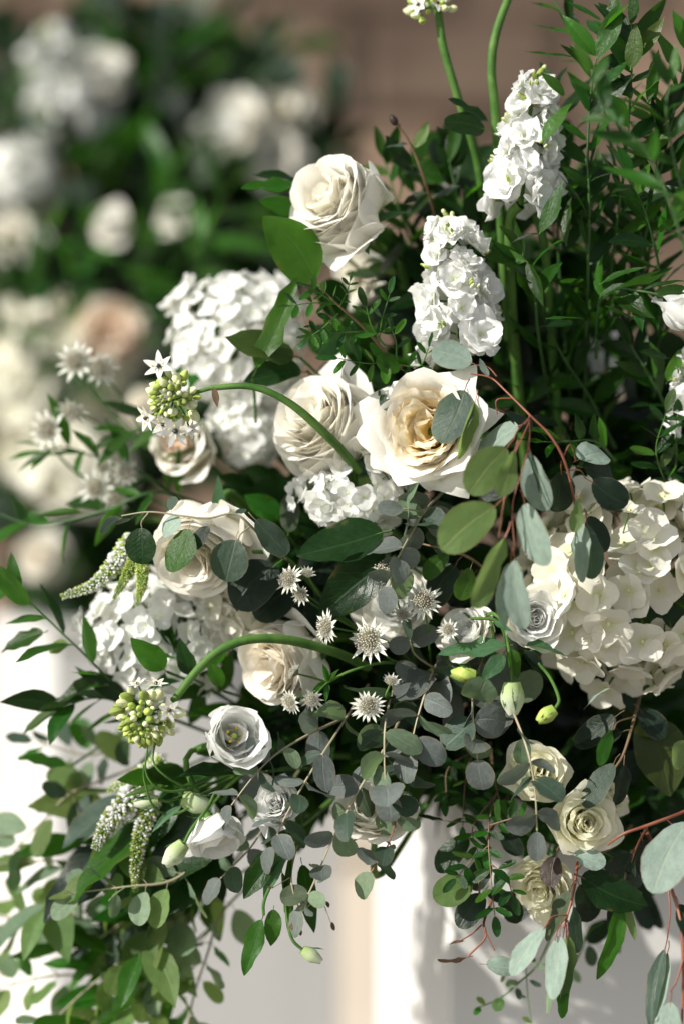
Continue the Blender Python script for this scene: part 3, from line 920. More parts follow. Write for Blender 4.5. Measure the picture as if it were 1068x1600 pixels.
# low rendered garden wall, sunlit, seen between the two plinths
cm = plain_mat('cream_render', (0.60, 0.52, 0.42), (0.68, 0.60, 0.50), 6, 0.85, 0.3, 0.01)
def box(mb, x0, x1, y0, y1, z0, z1, mi=0, bev=0.0):
    v = [(x, y, z) for z in (z0, z1) for y in (y0, y1) for x in (x0, x1)]
    return mb.add(v, [(0, 1, 5, 4), (1, 3, 7, 5), (3, 2, 6, 7), (2, 0, 4, 6), (4, 5, 7, 6), (0, 2, 3, 1)], None, mi)
def flat(m):
    m.polygons.foreach_set('use_smooth', np.zeros(len(m.polygons), dtype=bool)); return m
lw = bpy.data.objects.new('low_wall', flat(box(MB(), -2.6, 2.6, 0, .3, 0, .90).mesh('low_wall', cm)))
COL.objects.link(lw); lw.location = (0, 2.6, 0)
lw['label'] = 'low cream rendered wall behind the plinths'; lw['category'] = 'wall'
cap = part('coping', flat(box(MB(), -2.63, 2.63, -.03, .33, .902, .95).mesh('coping', cm)), lw)

def plinth(label, px, d, th, wid, top):
    c = P(px, 800, d)
    t = thing('plinth', label, 'plinth', (c[0], c[1], 0), 'white wooden plinths')
    th = rad(th)
    R = rotz(th)
    b = .004
    mb = MB()
    # shaft with chamfered upright edges, front-left corner at the origin
    ring = [(b, 0), (wid - b, 0), (wid, b), (wid, wid - b), (wid - b, wid), (b, wid), (0, wid - b), (0, b)]
    n = len(ring)
    v = [(x, y, z) for z in (0.0, top - .02) for x, y in ring]
    mb.add(v, [(i, (i + 1) % n, n + (i + 1) % n, n + i) for i in range(n)])
    m = flat(mb.mesh('shaft', MAT['plinth']))
    part('shaft', m, t, R)
    lid = flat(box(MB(), -.004, wid + .004, -.004, wid + .004, top - .0195, top).mesh('top_board', MAT['plinth']))
    part('top_board', lid, t, R)
    return t
TOP = float(P(700, 1222, .16)[2])
plinth('white painted plinth standing under the big flower arrangement', 700, .16, 9.0, .33, TOP)
plinth('white painted plinth out of focus behind the hanging eucalyptus', 80, 1.0, 19.0, .34, float(P(80, 980, 1.0)[2]))

def foam(label, px, py, d, sx, sy, sz):
    c = P(px, py, d)
    t = thing('floral_foam', label, 'floral foam', c, 'floral foam bases')
    mb = MB()
    box(mb, -sx / 2, sx / 2, -sy / 2, sy / 2, 0, sz)
    part('block', flat(mb.mesh('block', MAT['foam'])), t)
    mb = MB()
    ring = lambda s, z: [(s * (sx / 2 + .012) * math.cos(a), s * (sy / 2 + .02) * math.sin(a), z) for a in np.linspace(0, 6.283, 17)]
    mb.grid(np.array([ring(1.25, -.004), ring(1.45, .018)]))
    part('tray', mb.mesh('tray', MAT['darkstem']), t)
foam('dark green foam block hidden among the stems of the big arrangement', 985, 1200, .30, .20, .16, .16)

# ================================================================== THE BIG FLOWERS
ROSES = 'cream garden roses in the big arrangement'
# garden rose that faces the camera
rose('open cream garden rose with golden apricot centre behind a round eucalyptus leaf', 668, 672, 0.0, 84, (-.36, .08, 1), 'open', ('gold', 'blush', 'creamo'), 21, ROSES, down=(800, 820, .12), lift=.35, nu=11, nv=11)
rose('cream white rose seen from the side, highest of the sharp roses', 522, 314, .035, 97, (-.60, .36, .70), 'cup', ('cream', 'creamo', 'creamo'), 5, ROSES, down=(640, 560, .14))
rose('cream rose behind the upper curved green stalk', 496, 660, .035, 99, (-.55, .42, .70), 'cup', ('cream', 'cream', 'creamo'), 8, ROSES, down=(640, 820, .16))
rose('cream rose hanging behind the thin sprig of round eucalyptus leaves', 310, 862, .02, 96, (-.30, -.55, .78), 'cup', ('blush', 'cream', 'creamo'), 9, ROSES, down=(470, 900, .14))
rose('blush cream rose under the lower curved green stalk', 434, 1038, .03, 86, (-.66, -.22, .70), 'cup', ('blush', 'blush', 'creamo'), 12, ROSES, down=(620, 1050, .16))
rose('small blurred peach rose left of the cream rose by the upper stalk', 288, 700, .12, 56, (-.4, .3, .8), 'bud', ('peach', 'blush', 'cream'), 14, ROSES, down=(430, 830, .2))
rose('pale cream rose half hidden below the highest sharp rose', 566, 440, .15, 52, (-.3, -.3, .8), 'bud', ('cream', 'cream', 'creamo'), 15, ROSES, down=(660, 620, .22))
# spray roses at the lower right
SPRAY = 'pale yellow spray roses'
rose('pale yellow spray rose under a hanging silver eucalyptus tip', 843, 1206, .0, 52, (-.05, .25, 1), 'bud', ('lemon',) * 3, 31, SPRAY, down=(900, 1150, .12))
rose('pale yellow spray rose beside the dark blue-green leaf', 912, 1286, -.01, 53, (.12, .10, 1), 'bud', ('lemon',) * 3, 32, SPRAY, down=(950, 1180, .12))
rose('pale yellow spray rose turned away at the upper right of the sharp spray rose', 950, 1248, .03, 34, (.6, .3, .6), 'bud', ('lemon',) * 3, 33, SPRAY, down=(960, 1170, .12))
rose('pale yellow spray rose lowest of its cluster, behind the plum leaf', 846, 1384, .02, 54, (-.25, -.30, 1), 'bud', ('lemon',) * 3, 34, SPRAY, down=(900, 1260, .12))
rose('tiny pale yellow rosebud left of the upper spray rose', 806, 1187, -.005, 14, (-.6, .3, .7), 'bud', ('lemon',) * 3, 35, SPRAY, nu=6, nv=6, down=(850, 1180, .06))
# lisianthus and ranunculus
LIS = 'white lisianthus and ranunculus blooms'
rose('round white lisianthus with yellow stamens lying open at the left', 363, 1152, -.008, 58, (.34, .26, .9), 'lis', ('white',) * 3, 41, LIS, 'lisianthus', 'lisianthus', down=(560, 1180, .13), lift=.3)
rose('white ranunculus with many rings beside the large hydrangea', 834, 966, -.01, 46, (.15, .05, 1), 'ran', ('white', 'white', 'creamo'), 42, LIS, 'ranunculus', 'ranunculus', down=(860, 1060, .12), lift=.4)
rose('white ranunculus turned to the left behind the small green astrantia button', 728, 988, .01, 42, (-.55, .45, .7), 'ran', ('white', 'white', 'creamo'), 43, LIS, 'ranunculus', 'ranunculus', down=(800, 1060, .12), lift=.4)
rose('small white lisianthus bloom between grey eucalyptus stems', 432, 1258, .005, 42, (-.2, .35, .85), 'bud', ('white',) * 3, 44, LIS, 'lisianthus', 'lisianthus', down=(600, 1180, .13))
rose('white lisianthus hanging face down over the closed bud', 333, 1302, .0, 50, (.25, -.8, .4), 'lis', ('white', 'creamo', 'white'), 45, LIS, 'lisianthus', 'lisianthus', down=(480, 1150, .13), lift=.5)
rose('cream ranunculus in shade above the lit edge of the plinth', 584, 1276, .02, 54, (-.1, .75, .55), 'ran', ('cream', 'creamo', 'creamo'), 46, LIS, 'ranunculus', 'ranunculus', down=(720, 1170, .14), lift=.3)
rose('white lisianthus cut by the right edge of the photo, lit from below', 1090, 492, .0, 62, (-.3, .9, .1), 'lis', ('white',) * 3, 47, LIS, 'lisianthus', 'lisianthus', down=(1080, 760, .1), lift=.3)
rose('white petals of a lisianthus glimpsed among astrantia above the curved stalk', 618, 945, .05, 52, (-.2, .3, 1), 'ran', ('white', 'white', 'creamo'), 48, LIS, 'ranunculus', 'ranunculus', down=(720, 1020, .16))

hydrangea('big cream hydrangea head at the right edge, half in sun', 985, 925, .055, (165, 150, 162), 92, 74, 'hydc', 61, petals=True, down=(1010, 1120, .22))
hydrangea('blurred white hydrangea head left of the highest sharp rose', 374, 536, .15, (104, 86, 110), 140, 36, 'hyd', 62, petals=False, down=(560, 760, .25))
hydrangea('white hydrangea head at the left between rose and star of Bethlehem', 256, 992, .085, (112, 85, 96), 120, 42, 'hyd', 63, petals=False, down=(480, 1060, .22))
hydrangea('small white hydrangea cluster below the open garden rose', 556, 772, .045, (92, 66, 68), 66, 38, 'hyd', 64, petals=True, down=(680, 900, .16))
hydrangea('white hydrangea florets behind the upper curved stalk', 392, 668, .15, (64, 55, 60), 50, 38, 'hyd', 65, petals=False, down=(520, 800, .22))
hydrangea('shaded white hydrangea seen through dark stems at the upper right', 905, 572, .24, (78, 60, 66), 34, 60, 'hyd', 66, petals=False, down=(930, 800, .26))
hydrangea('pale hydrangea florets between the cream rose and the lower curved stalk', 388, 945, .075, (66, 50, 52), 30, 58, 'hydc', 67, petals=False, down=(520, 1000, .2))

stock('tall white stock spike at the upper right in front of a thick stalk', (812, 320, .02), (838, 120, .02), 15, 62, 71, stem_to=[(812, 320, .02), (795, 350, .03), (798, 480, .06), (812, 640, .10), (830, 800, .14)], buds=5)
stock('white stock spike with green bud tip above the open garden rose', (722, 540, .02), (702, 345, .02), 15, 66, 72, stem_to=[(722, 540, .02), (745, 640, .06), (790, 800, .12)], buds=9, width=1.06)
stock('white stock florets cut by the right edge below the lit lisianthus', (1092, 660, .03), (1078, 555, .03), 8, 50, 73, stem_to=[(1092, 660, .03), (1080, 800, .12)], buds=3)

ornithogalum('star of Bethlehem arching from the cream rose to the upper left', [(560, 735, .03), (520, 690, .005), (455, 632, -.01), (395, 605, -.012), (330, 606, -.01)], (7.5, 4.6),
             (264, 626, -.012), (-.45, -.25, .86), 54, 28, [(-14, -52, .0, 24, (-.3, .4, .9)), (10, 46, -.02, 27, (.1, -.35, .9)), (-33, 26, -.005, 23, (-.7, -.3, .6)), (-8, 36, -.01, 20, (-.4, -.5, .8)), (34, 44, .01, 15, (.6, -.3, .6))], 81, withered=True, nb=52)
ornithogalum('star of Bethlehem on the lower curved stalk in front of the lisianthus', [(575, 1042, .05), (520, 1018, .02), (445, 999, 0.0), (375, 1002, -.01), (320, 1035, -.012), (265, 1106, -.012), (248, 1130, -.012)], (8, 6.2),
             (226, 1128, -.015), (-.12, -.62, .75), 62, 33, [(18, -58, 0, 18, (.1, .9, .4)), (38, -18, -.02, 20, (.4, .2, .9)), (-10, -58, .01, 16, (-.3, .8, .3))], 82, nb=56, warm=.55)
ornithogalum('star of Bethlehem cut by the top edge above the left tall stalk', [(765, 420, .10), (748, 270, .07), (718, 165, .05), (692, 70, .045), (684, 20, .045)], (8, 6.5),
             (668, 0, .045), (-.3, .7, .5), 40, 26, [(-14, 8, -.01, 18, (-.5, .2, .8)), (14, 6, -.01, 16, (.4, .3, .8))], 83, nb=24)
t = thing('flower_stalk', 'bare green stalk curving out of the top edge right of its neighbour', 'flower stalk', P(800, 620, .12))
stem_part(t, P(800, 620, .12), [P(*q) for q in [(800, 620, .12), (785, 400, .07), (773, 190, .04), (767, 110, .035), (775, 50, .035), (805, -30, .04)]], 8 * S, 7 * S, 'stem', 10, 8)
t = thing('flower_stalk', 'thick green stalk with sun flecks inside the ruscus at the upper right', 'flower stalk', P(872, 690, .10))
stem_part(t, P(872, 690, .10), [P(*q) for q in [(872, 690, .10), (860, 520, .07), (852, 400, .05), (835, 330, .05)]], 8 * S, 7 * S, 'stem', 10, 8)

# astrantia
AH = (572, 1052, .03)
astrantia('largest sharp astrantia in the middle with a full cream pincushion', 578, 1000, -.012, 34, (-.55, .12, .80), 1, [(610, 1030, .01), (650, 1040, .04)], 16)
astrantia('astrantia turned sideways under the tip of the dark pointed leaf', 512, 980, -.015, 26, (-.72, .05, .45), 2, [(540, 985, -.005), (600, 1000, .02), (650, 1040, .04)], 18)
astrantia('astrantia facing up right of the dark pointed leaf', 660, 940, -.01, 28, (-.02, .45, .88), 3, [(668, 985, 0), (672, 1040, .04)], 20)
astrantia('pale astrantia seen edge-on under the silver eucalyptus tip', 606, 893, -.005, 30, (.05, .85, .45), 4, [(622, 945, .01), (650, 1040, .04)], 18)
astrantia('half closed astrantia between the sideways one and the upright one', 628, 962, -.012, 16, (.1, .5, .8), 5, [(640, 985, 0), (650, 1040, .04)], 14, .45)
astrantia('small green astrantia button in front of the left ranunculus', 700, 984, -.015, 16, (-.3, .1, .95), 6, [(715, 1010, .01), (690, 1060, .05)], 16, .7)
astrantia('astrantia at the left end of the dark glossy leaf', 453, 906, -.012, 25, (-.62, .35, .62), 7, [(480, 930, .01), (560, 985, .04)], 16)
astrantia('white astrantia bud beside the left end of the dark glossy leaf', 480, 897, -.008, 14, (.2, .6, .6), 8, [(500, 930, .01), (560, 985, .04)], 12, .25)
astrantia('small half open astrantia below its white bud', 470, 928, -.012, 17, (-.2, -.2, .9), 9, [(490, 945, .01), (560, 985, .04)], 14, .5)
astrantia('round astrantia among the silver leaves in the lower middle', 575, 1103, -.015, 24, (-.12, .25, .95), 10, [(592, 1125, .005), (640, 1080, .05)], 20)
astrantia('cup shaped astrantia above the round one in the lower middle', 610, 1066, -.01, 15, (.15, .75, .6), 11, [(604, 1090, .0), (640, 1080, .05)], 13, .4)
astrantia('astrantia on the forked stem in front of the blush rose, lowest left', 455, 1096, -.012, 21, (-.72, -.2, .55), 12, [(490, 1082, -.005), (512, 1066, .0)], 16, .9)
astrantia('astrantia on the forked stem in front of the blush rose, right one', 487, 1092, -.014, 17, (.1, -.25, .9), 13, [(500, 1078, -.008), (512, 1066, 0)], 15, .7)
astrantia('astrantia seen from behind at the top of the forked stem', 462, 1052, -.010, 17, (-.7, .5, -.2), 14, [(485, 1058, -.006), (512, 1066, 0)], 15, .65)
t = thing('flower_stalk', 'forked green astrantia stem curving in front of the shaded leaves', 'flower stalk', P(650, 1040, .04))
stem_part(t, P(650, 1040, .04), [P(*q) for q in [(650, 1040, .04), (600, 1035, .01), (550, 1048, .0), (512, 1066, 0)]], 2.8 * S, 2.2 * S, 'stem', 7, 7)
for i, (bx, by, tx, ty) in enumerate([(512, 1066, 505, 1038), (512, 1066, 508, 1095), (512, 1066, 488, 1078), (512, 1066, 528, 1045)]):
    leaf_at(t, P(650, 1040, .04), (bx, by, 0), (tx, ty, -.008), .30, 'lance', 'bright')
# blurred astrantia at the left
for lab, px, py, r, ax, st in [
    ('blurred astrantia at the upper left, left of a pair', 120, 566, 32, (-.2, .4, .85), [(150, 620, .15), (230, 700, .16)]),
    ('blurred astrantia at the upper left, right of a pair', 156, 576, 30, (.3, .2, .9), [(190, 620, .15), (240, 700, .16)]),
    ('blurred brown centred astrantia below the upper pair', 112, 640, 25, (-.1, -.6, .6), [(150, 660, .15), (240, 700, .16)]),
    ('blurred astrantia with narrow green leaves at the far left', 76, 672, 30, (-.4, .2, .85), [(100, 720, .15), (200, 800, .16)]),
    ('blurred astrantia low in the cluster of three, left one', 152, 762, 29, (-.3, .2, .9), [(190, 800, .15), (280, 820, .16)]),
    ('blurred astrantia low in the cluster of three, upright small one', 160, 730, 18, (.0, .3, .9), [(190, 800, .15), (280, 820, .16)]),
    ('blurred astrantia low in the cluster of three, lowest one', 180, 780, 24, (.2, -.3, .9), [(200, 800, .15), (280, 820, .16)]),
    ('blurred yellow green astrantia right of the cluster of three', 196, 738, 21, (.1, .2, .95), [(220, 770, .15), (290, 800, .16)])]:
    astrantia(lab, px, py, .115, r, ax, px + py, st, 14, .85, 'blurred astrantia at the left', (1.6, 2.4))

# veronica
veronica('white veronica spike curving out to the left above the hydrangea', [(215, 838, .04), (185, 875, .035), (150, 912, .03), (98, 932, .03)], 15, 1, green=.25)
veronica('short green veronica tip hanging below the round eucalyptus leaf, left', [(214, 868, .03), (195, 905, .025), (178, 935, .02)], 9, 2, green=.9)
veronica('short green veronica tip hanging below the round eucalyptus leaf, right', [(222, 880, .025), (222, 915, .02), (214, 945, .02)], 9, 3, green=.9)
veronica('white veronica spike lying over the broad bright leaf', [(232, 1215, .05), (195, 1262, .04), (168, 1290, .035), (150, 1325, .03)], 19, 4, green=.2)
veronica('veronica spike hanging down beside the broad bright leaf', [(240, 1245, .045), (222, 1300, .035), (212, 1350, .03), (212, 1392, .03)], 13, 5, green=.55)
veronica('veronica spike behind the lower star of Bethlehem', [(260, 1190, .06), (215, 1215, .05), (170, 1235, .05)], 15, 6, green=.4)

# lisianthus buds, stalks and leaves
lis_bud('pale green lisianthus bud hanging under the ranunculus', (800, 1118, -.02), (799, 1066, -.02), 38, [(795, 1020, -.02), (785, 975, -.015), (765, 958, -.005), (750, 985, .03), (760, 1060, .08)], 1)
lis_bud('yellow green lisianthus bud pointing left of the pale hanging bud', (702, 1052, -.015), (742, 1056, -.015), 26, [(760, 1050, -.01), (772, 1010, -.005), (765, 975, .0), (775, 1060, .08)], 2, green=True)
lis_bud('small lisianthus bud at the end of the hooked stalk', (838, 1128, -.02), (866, 1108, -.02), 25, [(872, 1092, -.02), (858, 1058, -.015), (835, 1030, -.01), (824, 1010, .0), (800, 1040, .08)], 3, green=True)
t = thing('lisianthus_leaves', 'grey green lisianthus leaves around the hooked stalk', 'leaves', P(795, 1030, .02))
o_ = P(795, 1030, .02)
stem_part(t, o_, [o_, P(790, 1000, -.01), P(775, 970, -.015), P(735, 966, -.015)], 3 * S, 2.4 * S, 'stem', 7)
for a in [((800, 1008, -.012), (683, 1020, -.01), .32, 'ovate', 'calyx', (.1, -.5, .85)), ((790, 1020, -.02), (752, 1062, -.03), .5, 'ovate', 'calyx'), ((815, 1008, -.015), (885, 1012, -.02), .45, 'ovate', 'calyx', (.2, -.5, .9)),
          ((812, 1012, -.012), (858, 1062, -.015), .38, 'ovate', 'dark'), ((795, 1010, -.02), (812, 1062, -.02), .5, 'ovate', 'bright'), ((770, 970, -.02), (800, 985, -.03), .34, 'lance', 'calyx'), ((735, 966, -.015), (722, 958, -.02), .5, 'ovate', 'calyx')]:
    leaf_at(t, o_, *a)
lis_bud('green white striped lisianthus bud hanging at the lower left', (257, 1352, -.02), (288, 1318, -.02), 30, [(300, 1295, -.015), (325, 1262, -.005), (345, 1230, .02), (420, 1180, .08)], 4)
lis_bud('fat green lisianthus bud behind the curled tendrils', (332, 1262, .01), (285, 1248, .01), 34, [(330, 1235, .03), (420, 1180, .1)], 5)
lis_bud('slim yellowish lisianthus bud pointing left beside the curled tendrils', (208, 1256, .0), (248, 1250, .0), 22, [(270, 1250, .005), (330, 1225, .04), (420, 1180, .1)], 6)
lis_bud('small lisianthus bud lowest on the dangling stalk', (503, 1503, -.01), (472, 1484, -.01), 22, [(455, 1465, -.01), (447, 1420, -.005), (450, 1370, .0), (480, 1250, .06)], 7)
t = thing('lisianthus_leaves', 'long green lisianthus leaves dangling over the bare background', 'leaves', P(470, 1260, .04))
o_ = P(470, 1260, .04)
stem_part(t, o_, [o_, P(462, 1320, .0), P(430, 1350, -.01)], 4 * S, 3 * S, 'stem', 7)
stem_part(t, o_, [o_, P(450, 1330, .0), P(415, 1400, -.01), P(412, 1430, -.01)], 3.5 * S, 2.5 * S, 'stem', 7)
for a in [((448, 1322, -.005), (375, 1402, -.01), .42, 'ovate', 'ruscus', (-.3, -.7, .4)), ((450, 1325, -.012), (400, 1405, -.016), .25, 'lance', 'calyx'), ((412, 1428, -.01), (380, 1525, -.012), .34, 'ovate', 'bright', (-.4, -.8, .3)),
          ((428, 1415, -.008), (422, 1480, -.01), .48, 'ovate', 'bright'), ((470, 1340, .01), (494, 1462, .0), .28, 'ovate', 'ruscus'), ((440, 1360, -.01), (458, 1480, .0), .12, 'blade', 'bright'), ((455, 1330, -.01), (438, 1440, -.012), .1, 'blade', 'stem' if False else 'ruscus'),
          ((460, 1330, -.008), (430, 1325, -.02), .4, 'ovate', 'bright')]:
    leaf_at(t, o_, *a)
t = thing('tendrils', 'curled green tendrils under the lower star of Bethlehem', 'tendrils', P(330, 1215, .02))
o_ = P(330, 1215, .02)
for q in [[(330, 1215, .02), (285, 1235, .0), (248, 1232, -.01), (228, 1205, -.012), (232, 1160, -.01)], [(320, 1245, .01), (275, 1272, 0), (242, 1262, -.01), (226, 1222, -.01), (225, 1195, -.01)], [(300, 1235, .01), (262, 1215, -.01), (240, 1190, -.01), (246, 1150, -.01)]]:
    stem_part(t, o_, [P(*x) for x in q], 2.2 * S, 1.4 * S, 'stem', 6, 8, 'tendril')
leaf_at(t, o_, (262, 1228, -.005), (190, 1240, -.01), .2, 'blade', 'bright')
leaf_at(t, o_, (285, 1258, -.005), (235, 1300, -.01), .2, 'lance', 'calyx')

# ================================================================== SILVER DOLLAR EUCALYPTUS AND OTHER SHARP LEAVES
def spray(name, label, cat, stems, leaves, stem='red', r=(2.2, 1.3), group=None, pet=None, nrm=None):
    """stems: lists of photo points; leaves: base, tip, width, kind, material[, normal]"""
    org = P(*stems[0][0])
    t = thing(name, label, cat, org, group)
    for i, s in enumerate(stems):
        k = PX(s[0][2]); f = 1.0 if i == 0 else .55
        stem_part(t, org, [P(*q) for q in s], r[0] * k * f, r[1] * k * f, stem, 7, 7)
    for a in leaves: leaf_at(t, org, *a, pet=pet or stem)
    return t
SD, DO = 'silverdollar', 'dollar'
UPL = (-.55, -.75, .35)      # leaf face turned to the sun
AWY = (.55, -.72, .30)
EUC = 'silver dollar eucalyptus branches'
spray('eucalyptus_branch', 'eucalyptus branch with red stem and large drooping leaves over the garden rose', 'eucalyptus', [
    [(905, 830, -.03), (893, 765, -.035), (880, 718, -.04), (858, 680, -.042), (828, 650, -.04), (790, 612, -.028), (765, 590, -.02), (735, 584, -.018)],
    [(775, 588, -.02), (762, 574, -.018), (747, 570, -.015)], [(800, 622, -.03), (775, 625, -.03), (776, 648, -.028)], [(828, 650, -.04), (808, 672, -.055), (800, 690, -.06)],
    [(826, 650, -.04), (826, 690, -.05), (815, 735, -.06), (800, 790, -.065), (803, 860, -.07)], [(828, 655, -.04), (800, 720, -.06), (785, 790, -.07), (778, 840, -.07)],
    [(878, 715, -.04), (890, 695, -.035), (898, 720, -.03)], [(885, 735, -.037), (905, 735, -.035), (914, 748, -.03)]], [
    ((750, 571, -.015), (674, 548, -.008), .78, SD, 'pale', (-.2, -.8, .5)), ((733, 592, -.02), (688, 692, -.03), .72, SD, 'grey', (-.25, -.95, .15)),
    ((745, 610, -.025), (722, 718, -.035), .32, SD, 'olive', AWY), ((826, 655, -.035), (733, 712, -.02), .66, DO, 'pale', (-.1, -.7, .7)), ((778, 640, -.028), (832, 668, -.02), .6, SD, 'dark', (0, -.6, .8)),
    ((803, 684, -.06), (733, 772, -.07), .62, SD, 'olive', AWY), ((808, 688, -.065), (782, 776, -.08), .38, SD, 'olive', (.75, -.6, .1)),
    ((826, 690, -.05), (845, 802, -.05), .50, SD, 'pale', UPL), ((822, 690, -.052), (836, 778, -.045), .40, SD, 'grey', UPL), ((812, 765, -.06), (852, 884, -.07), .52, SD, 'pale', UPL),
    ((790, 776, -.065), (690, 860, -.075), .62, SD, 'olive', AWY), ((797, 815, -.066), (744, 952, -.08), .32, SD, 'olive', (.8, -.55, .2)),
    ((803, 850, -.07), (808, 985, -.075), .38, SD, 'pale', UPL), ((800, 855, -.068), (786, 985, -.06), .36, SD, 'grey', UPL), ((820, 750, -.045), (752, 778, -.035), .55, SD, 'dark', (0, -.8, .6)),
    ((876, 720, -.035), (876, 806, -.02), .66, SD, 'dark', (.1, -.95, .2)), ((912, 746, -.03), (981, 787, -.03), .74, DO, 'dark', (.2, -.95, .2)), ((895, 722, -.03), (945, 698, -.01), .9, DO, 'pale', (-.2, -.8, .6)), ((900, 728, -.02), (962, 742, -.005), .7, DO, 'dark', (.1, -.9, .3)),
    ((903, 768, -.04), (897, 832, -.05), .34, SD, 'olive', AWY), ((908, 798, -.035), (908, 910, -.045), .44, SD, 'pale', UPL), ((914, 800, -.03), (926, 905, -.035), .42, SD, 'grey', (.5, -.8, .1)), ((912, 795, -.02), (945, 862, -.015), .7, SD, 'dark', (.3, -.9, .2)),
    ((765, 592, -.022), (748, 560, -.02), .4, 'long', 'pale'), ], 'red', (2.3, 1.2), EUC)
spray('eucalyptus_branch', 'thin eucalyptus sprig with round leaves across the drooping cream rose', 'eucalyptus', [
    [(470, 905, .06), (455, 878, .03), (430, 865, .01), (392, 822, -.015), (365, 803, -.02), (325, 810, -.022), (285, 806, -.022), (235, 800, -.02), (190, 806, -.015)],
    [(232, 801, -.02), (222, 815, -.022), (222, 825, -.022)], [(392, 822, -.015), (376, 835, -.02), (372, 845, -.022)]], [
    ((222, 812, -.022), (220, 882, -.026), .88, DO, 'salal', (-.3, -.9, .3)), ((232, 800, -.02), (180, 818, -.01), .42, SD, 'dark', (.1, -.4, .9)), ((290, 806, -.022), (250, 834, -.018), .95, DO, 'pale', UPL), ((268, 802, -.02), (268, 775, -.014), .8, SD, 'grey', UPL),
    ((302, 812, -.024), (262, 892, -.03), .74, DO, 'bright', (-.3, -.8, .5)), ((332, 815, -.024), (303, 858, -.028), .62, SD, 'dark', (0, -.8, .6)), ((373, 830, -.022), (350, 908, -.026), .94, DO, 'grey', (-.15, -.9, .4)), ((388, 800, -.02), (450, 866, -.012), .56, SD, 'grey', (.3, -.9, .2)),
    ((365, 803, -.02), (384, 796, -.01), .5, SD, 'grey'), ((198, 806, -.016), (150, 830, 0), .4, SD, 'dark')], 'tan', (2.6, 1.2), EUC)
spray('eucalyptus_branch', 'dark round eucalyptus leaves behind the left astrantia', 'eucalyptus', [[(520, 960, .08), (480, 905, .04), (440, 868, .02), (395, 862, .015)]], [
    ((445, 868, .012), (366, 948, .008), .85, DO, 'dark', (0, -.95, .3)), ((470, 905, .03), (398, 965, .022), .8, DO, 'dark', (.1, -.9, .4)), ((500, 940, .05), (432, 988, .03), .85, DO, 'dark', (.1, -.9, .4)), ((490, 920, .04), (505, 1000, .03), .8, DO, 'dark', (.2, -.9, .2))], 'stem', (5, 3), EUC)
spray('eucalyptus_branch', 'bright edged eucalyptus leaves behind the drooping olive leaves', 'eucalyptus', [[(800, 940, .08), (745, 880, .02), (700, 860, .0), (660, 850, .01)]], [
    ((738, 876, -.005), (718, 938, -.012), .62, SD, 'bright', AWY), ((708, 858, .0), (662, 905, .005), .55, SD, 'bright', (.3, -.8, .3)), ((720, 870, .01), (668, 945, .02), .8, DO, 'dark'), ((745, 890, .03), (700, 945, .03), .7, DO, 'dark'), ((760, 900, .03), (770, 970, .02), .7, DO, 'dark')], 'twig', (3, 1.4), EUC)
# lower right
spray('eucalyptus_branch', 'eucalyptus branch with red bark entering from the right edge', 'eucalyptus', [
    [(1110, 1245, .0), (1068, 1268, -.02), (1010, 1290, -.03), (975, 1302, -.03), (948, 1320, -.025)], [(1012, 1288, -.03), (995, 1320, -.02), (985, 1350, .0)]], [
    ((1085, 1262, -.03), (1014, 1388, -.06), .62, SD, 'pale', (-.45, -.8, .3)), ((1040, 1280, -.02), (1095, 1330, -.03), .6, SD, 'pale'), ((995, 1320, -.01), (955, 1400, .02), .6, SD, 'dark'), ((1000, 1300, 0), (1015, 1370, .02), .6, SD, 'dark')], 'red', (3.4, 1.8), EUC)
spray('eucalyptus_branch', 'long eucalyptus leaves hanging from a red stem at the lower right corner', 'eucalyptus', [
    [(1005, 1290, .04), (1030, 1345, -.01), (1048, 1390, -.03), (1062, 1440, -.04), (1066, 1520, -.045), (1064, 1620, -.05)], [(1040, 1370, -.02), (1046, 1420, -.03), (1042, 1465, -.03)], [(1066, 1500, -.045), (1055, 1535, -.05), (1046, 1550, -.05)]], [
    ((1042, 1462, -.03), (1012, 1612, -.05), .22, 'long', 'grey', UPL), ((1044, 1470, -.03), (1030, 1600, -.045), .20, 'long', 'pale', UPL), ((1048, 1545, -.05), (1040, 1660, -.06), .6, SD, 'pale', UPL), ((1055, 1400, -.03), (1085, 1470, -.05), .5, SD, 'dark')], 'red', (3.2, 2.0), EUC)
spray('eucalyptus_branch', 'twisted green eucalyptus leaf with a torn tip hanging alone', 'eucalyptus', [[(985, 1330, .04), (975, 1372, .0), (970, 1395, -.01)]], [((970, 1380, -.01), (950, 1536, -.03), .22, 'long', 'bright', (.5, -.8, .0)), ((968, 1390, -.008), (990, 1470, -.015), .22, 'long', 'olive', AWY), ((975, 1365, .01), (960, 1480, .0), .3, 'long', 'dark')], 'tan', (2.4, 1.6), EUC)
spray('eucalyptus_branch', 'bunch of pale hanging eucalyptus leaves under the lowest spray rose', 'eucalyptus', [[(915, 1270, .08), (903, 1335, .02), (896, 1390, -.01), (885, 1432, -.02), (880, 1450, -.025)], [(886, 1430, -.02), (862, 1432, -.025), (850, 1450, -.03)], [(886, 1432, -.02), (872, 1448, -.03), (866, 1470, -.035)]], [
    ((862, 1435, -.025), (792, 1520, -.035), .42, SD, 'pale', (-.5, -.75, .4)), ((876, 1440, -.03), (862, 1562, -.045), .42, SD, 'pale', (-.35, -.9, .2)), ((884, 1440, -.02), (852, 1585, -.03), .3, SD, 'sage', UPL), ((886, 1438, -.02), (886, 1572, -.03), .34, SD, 'olive', AWY), ((884, 1445, -.018), (878, 1592, -.025), .26, SD, 'bright', AWY),
    ((898, 1375, -.008), (850, 1470, .0), .44, SD, 'grey', UPL), ((893, 1400, -.01), (905, 1490, -.01), .34, SD, 'grey', AWY), ((899, 1370, .0), (925, 1440, .02), .6, SD, 'dark')], 'red', (2.6, 1.6), EUC)
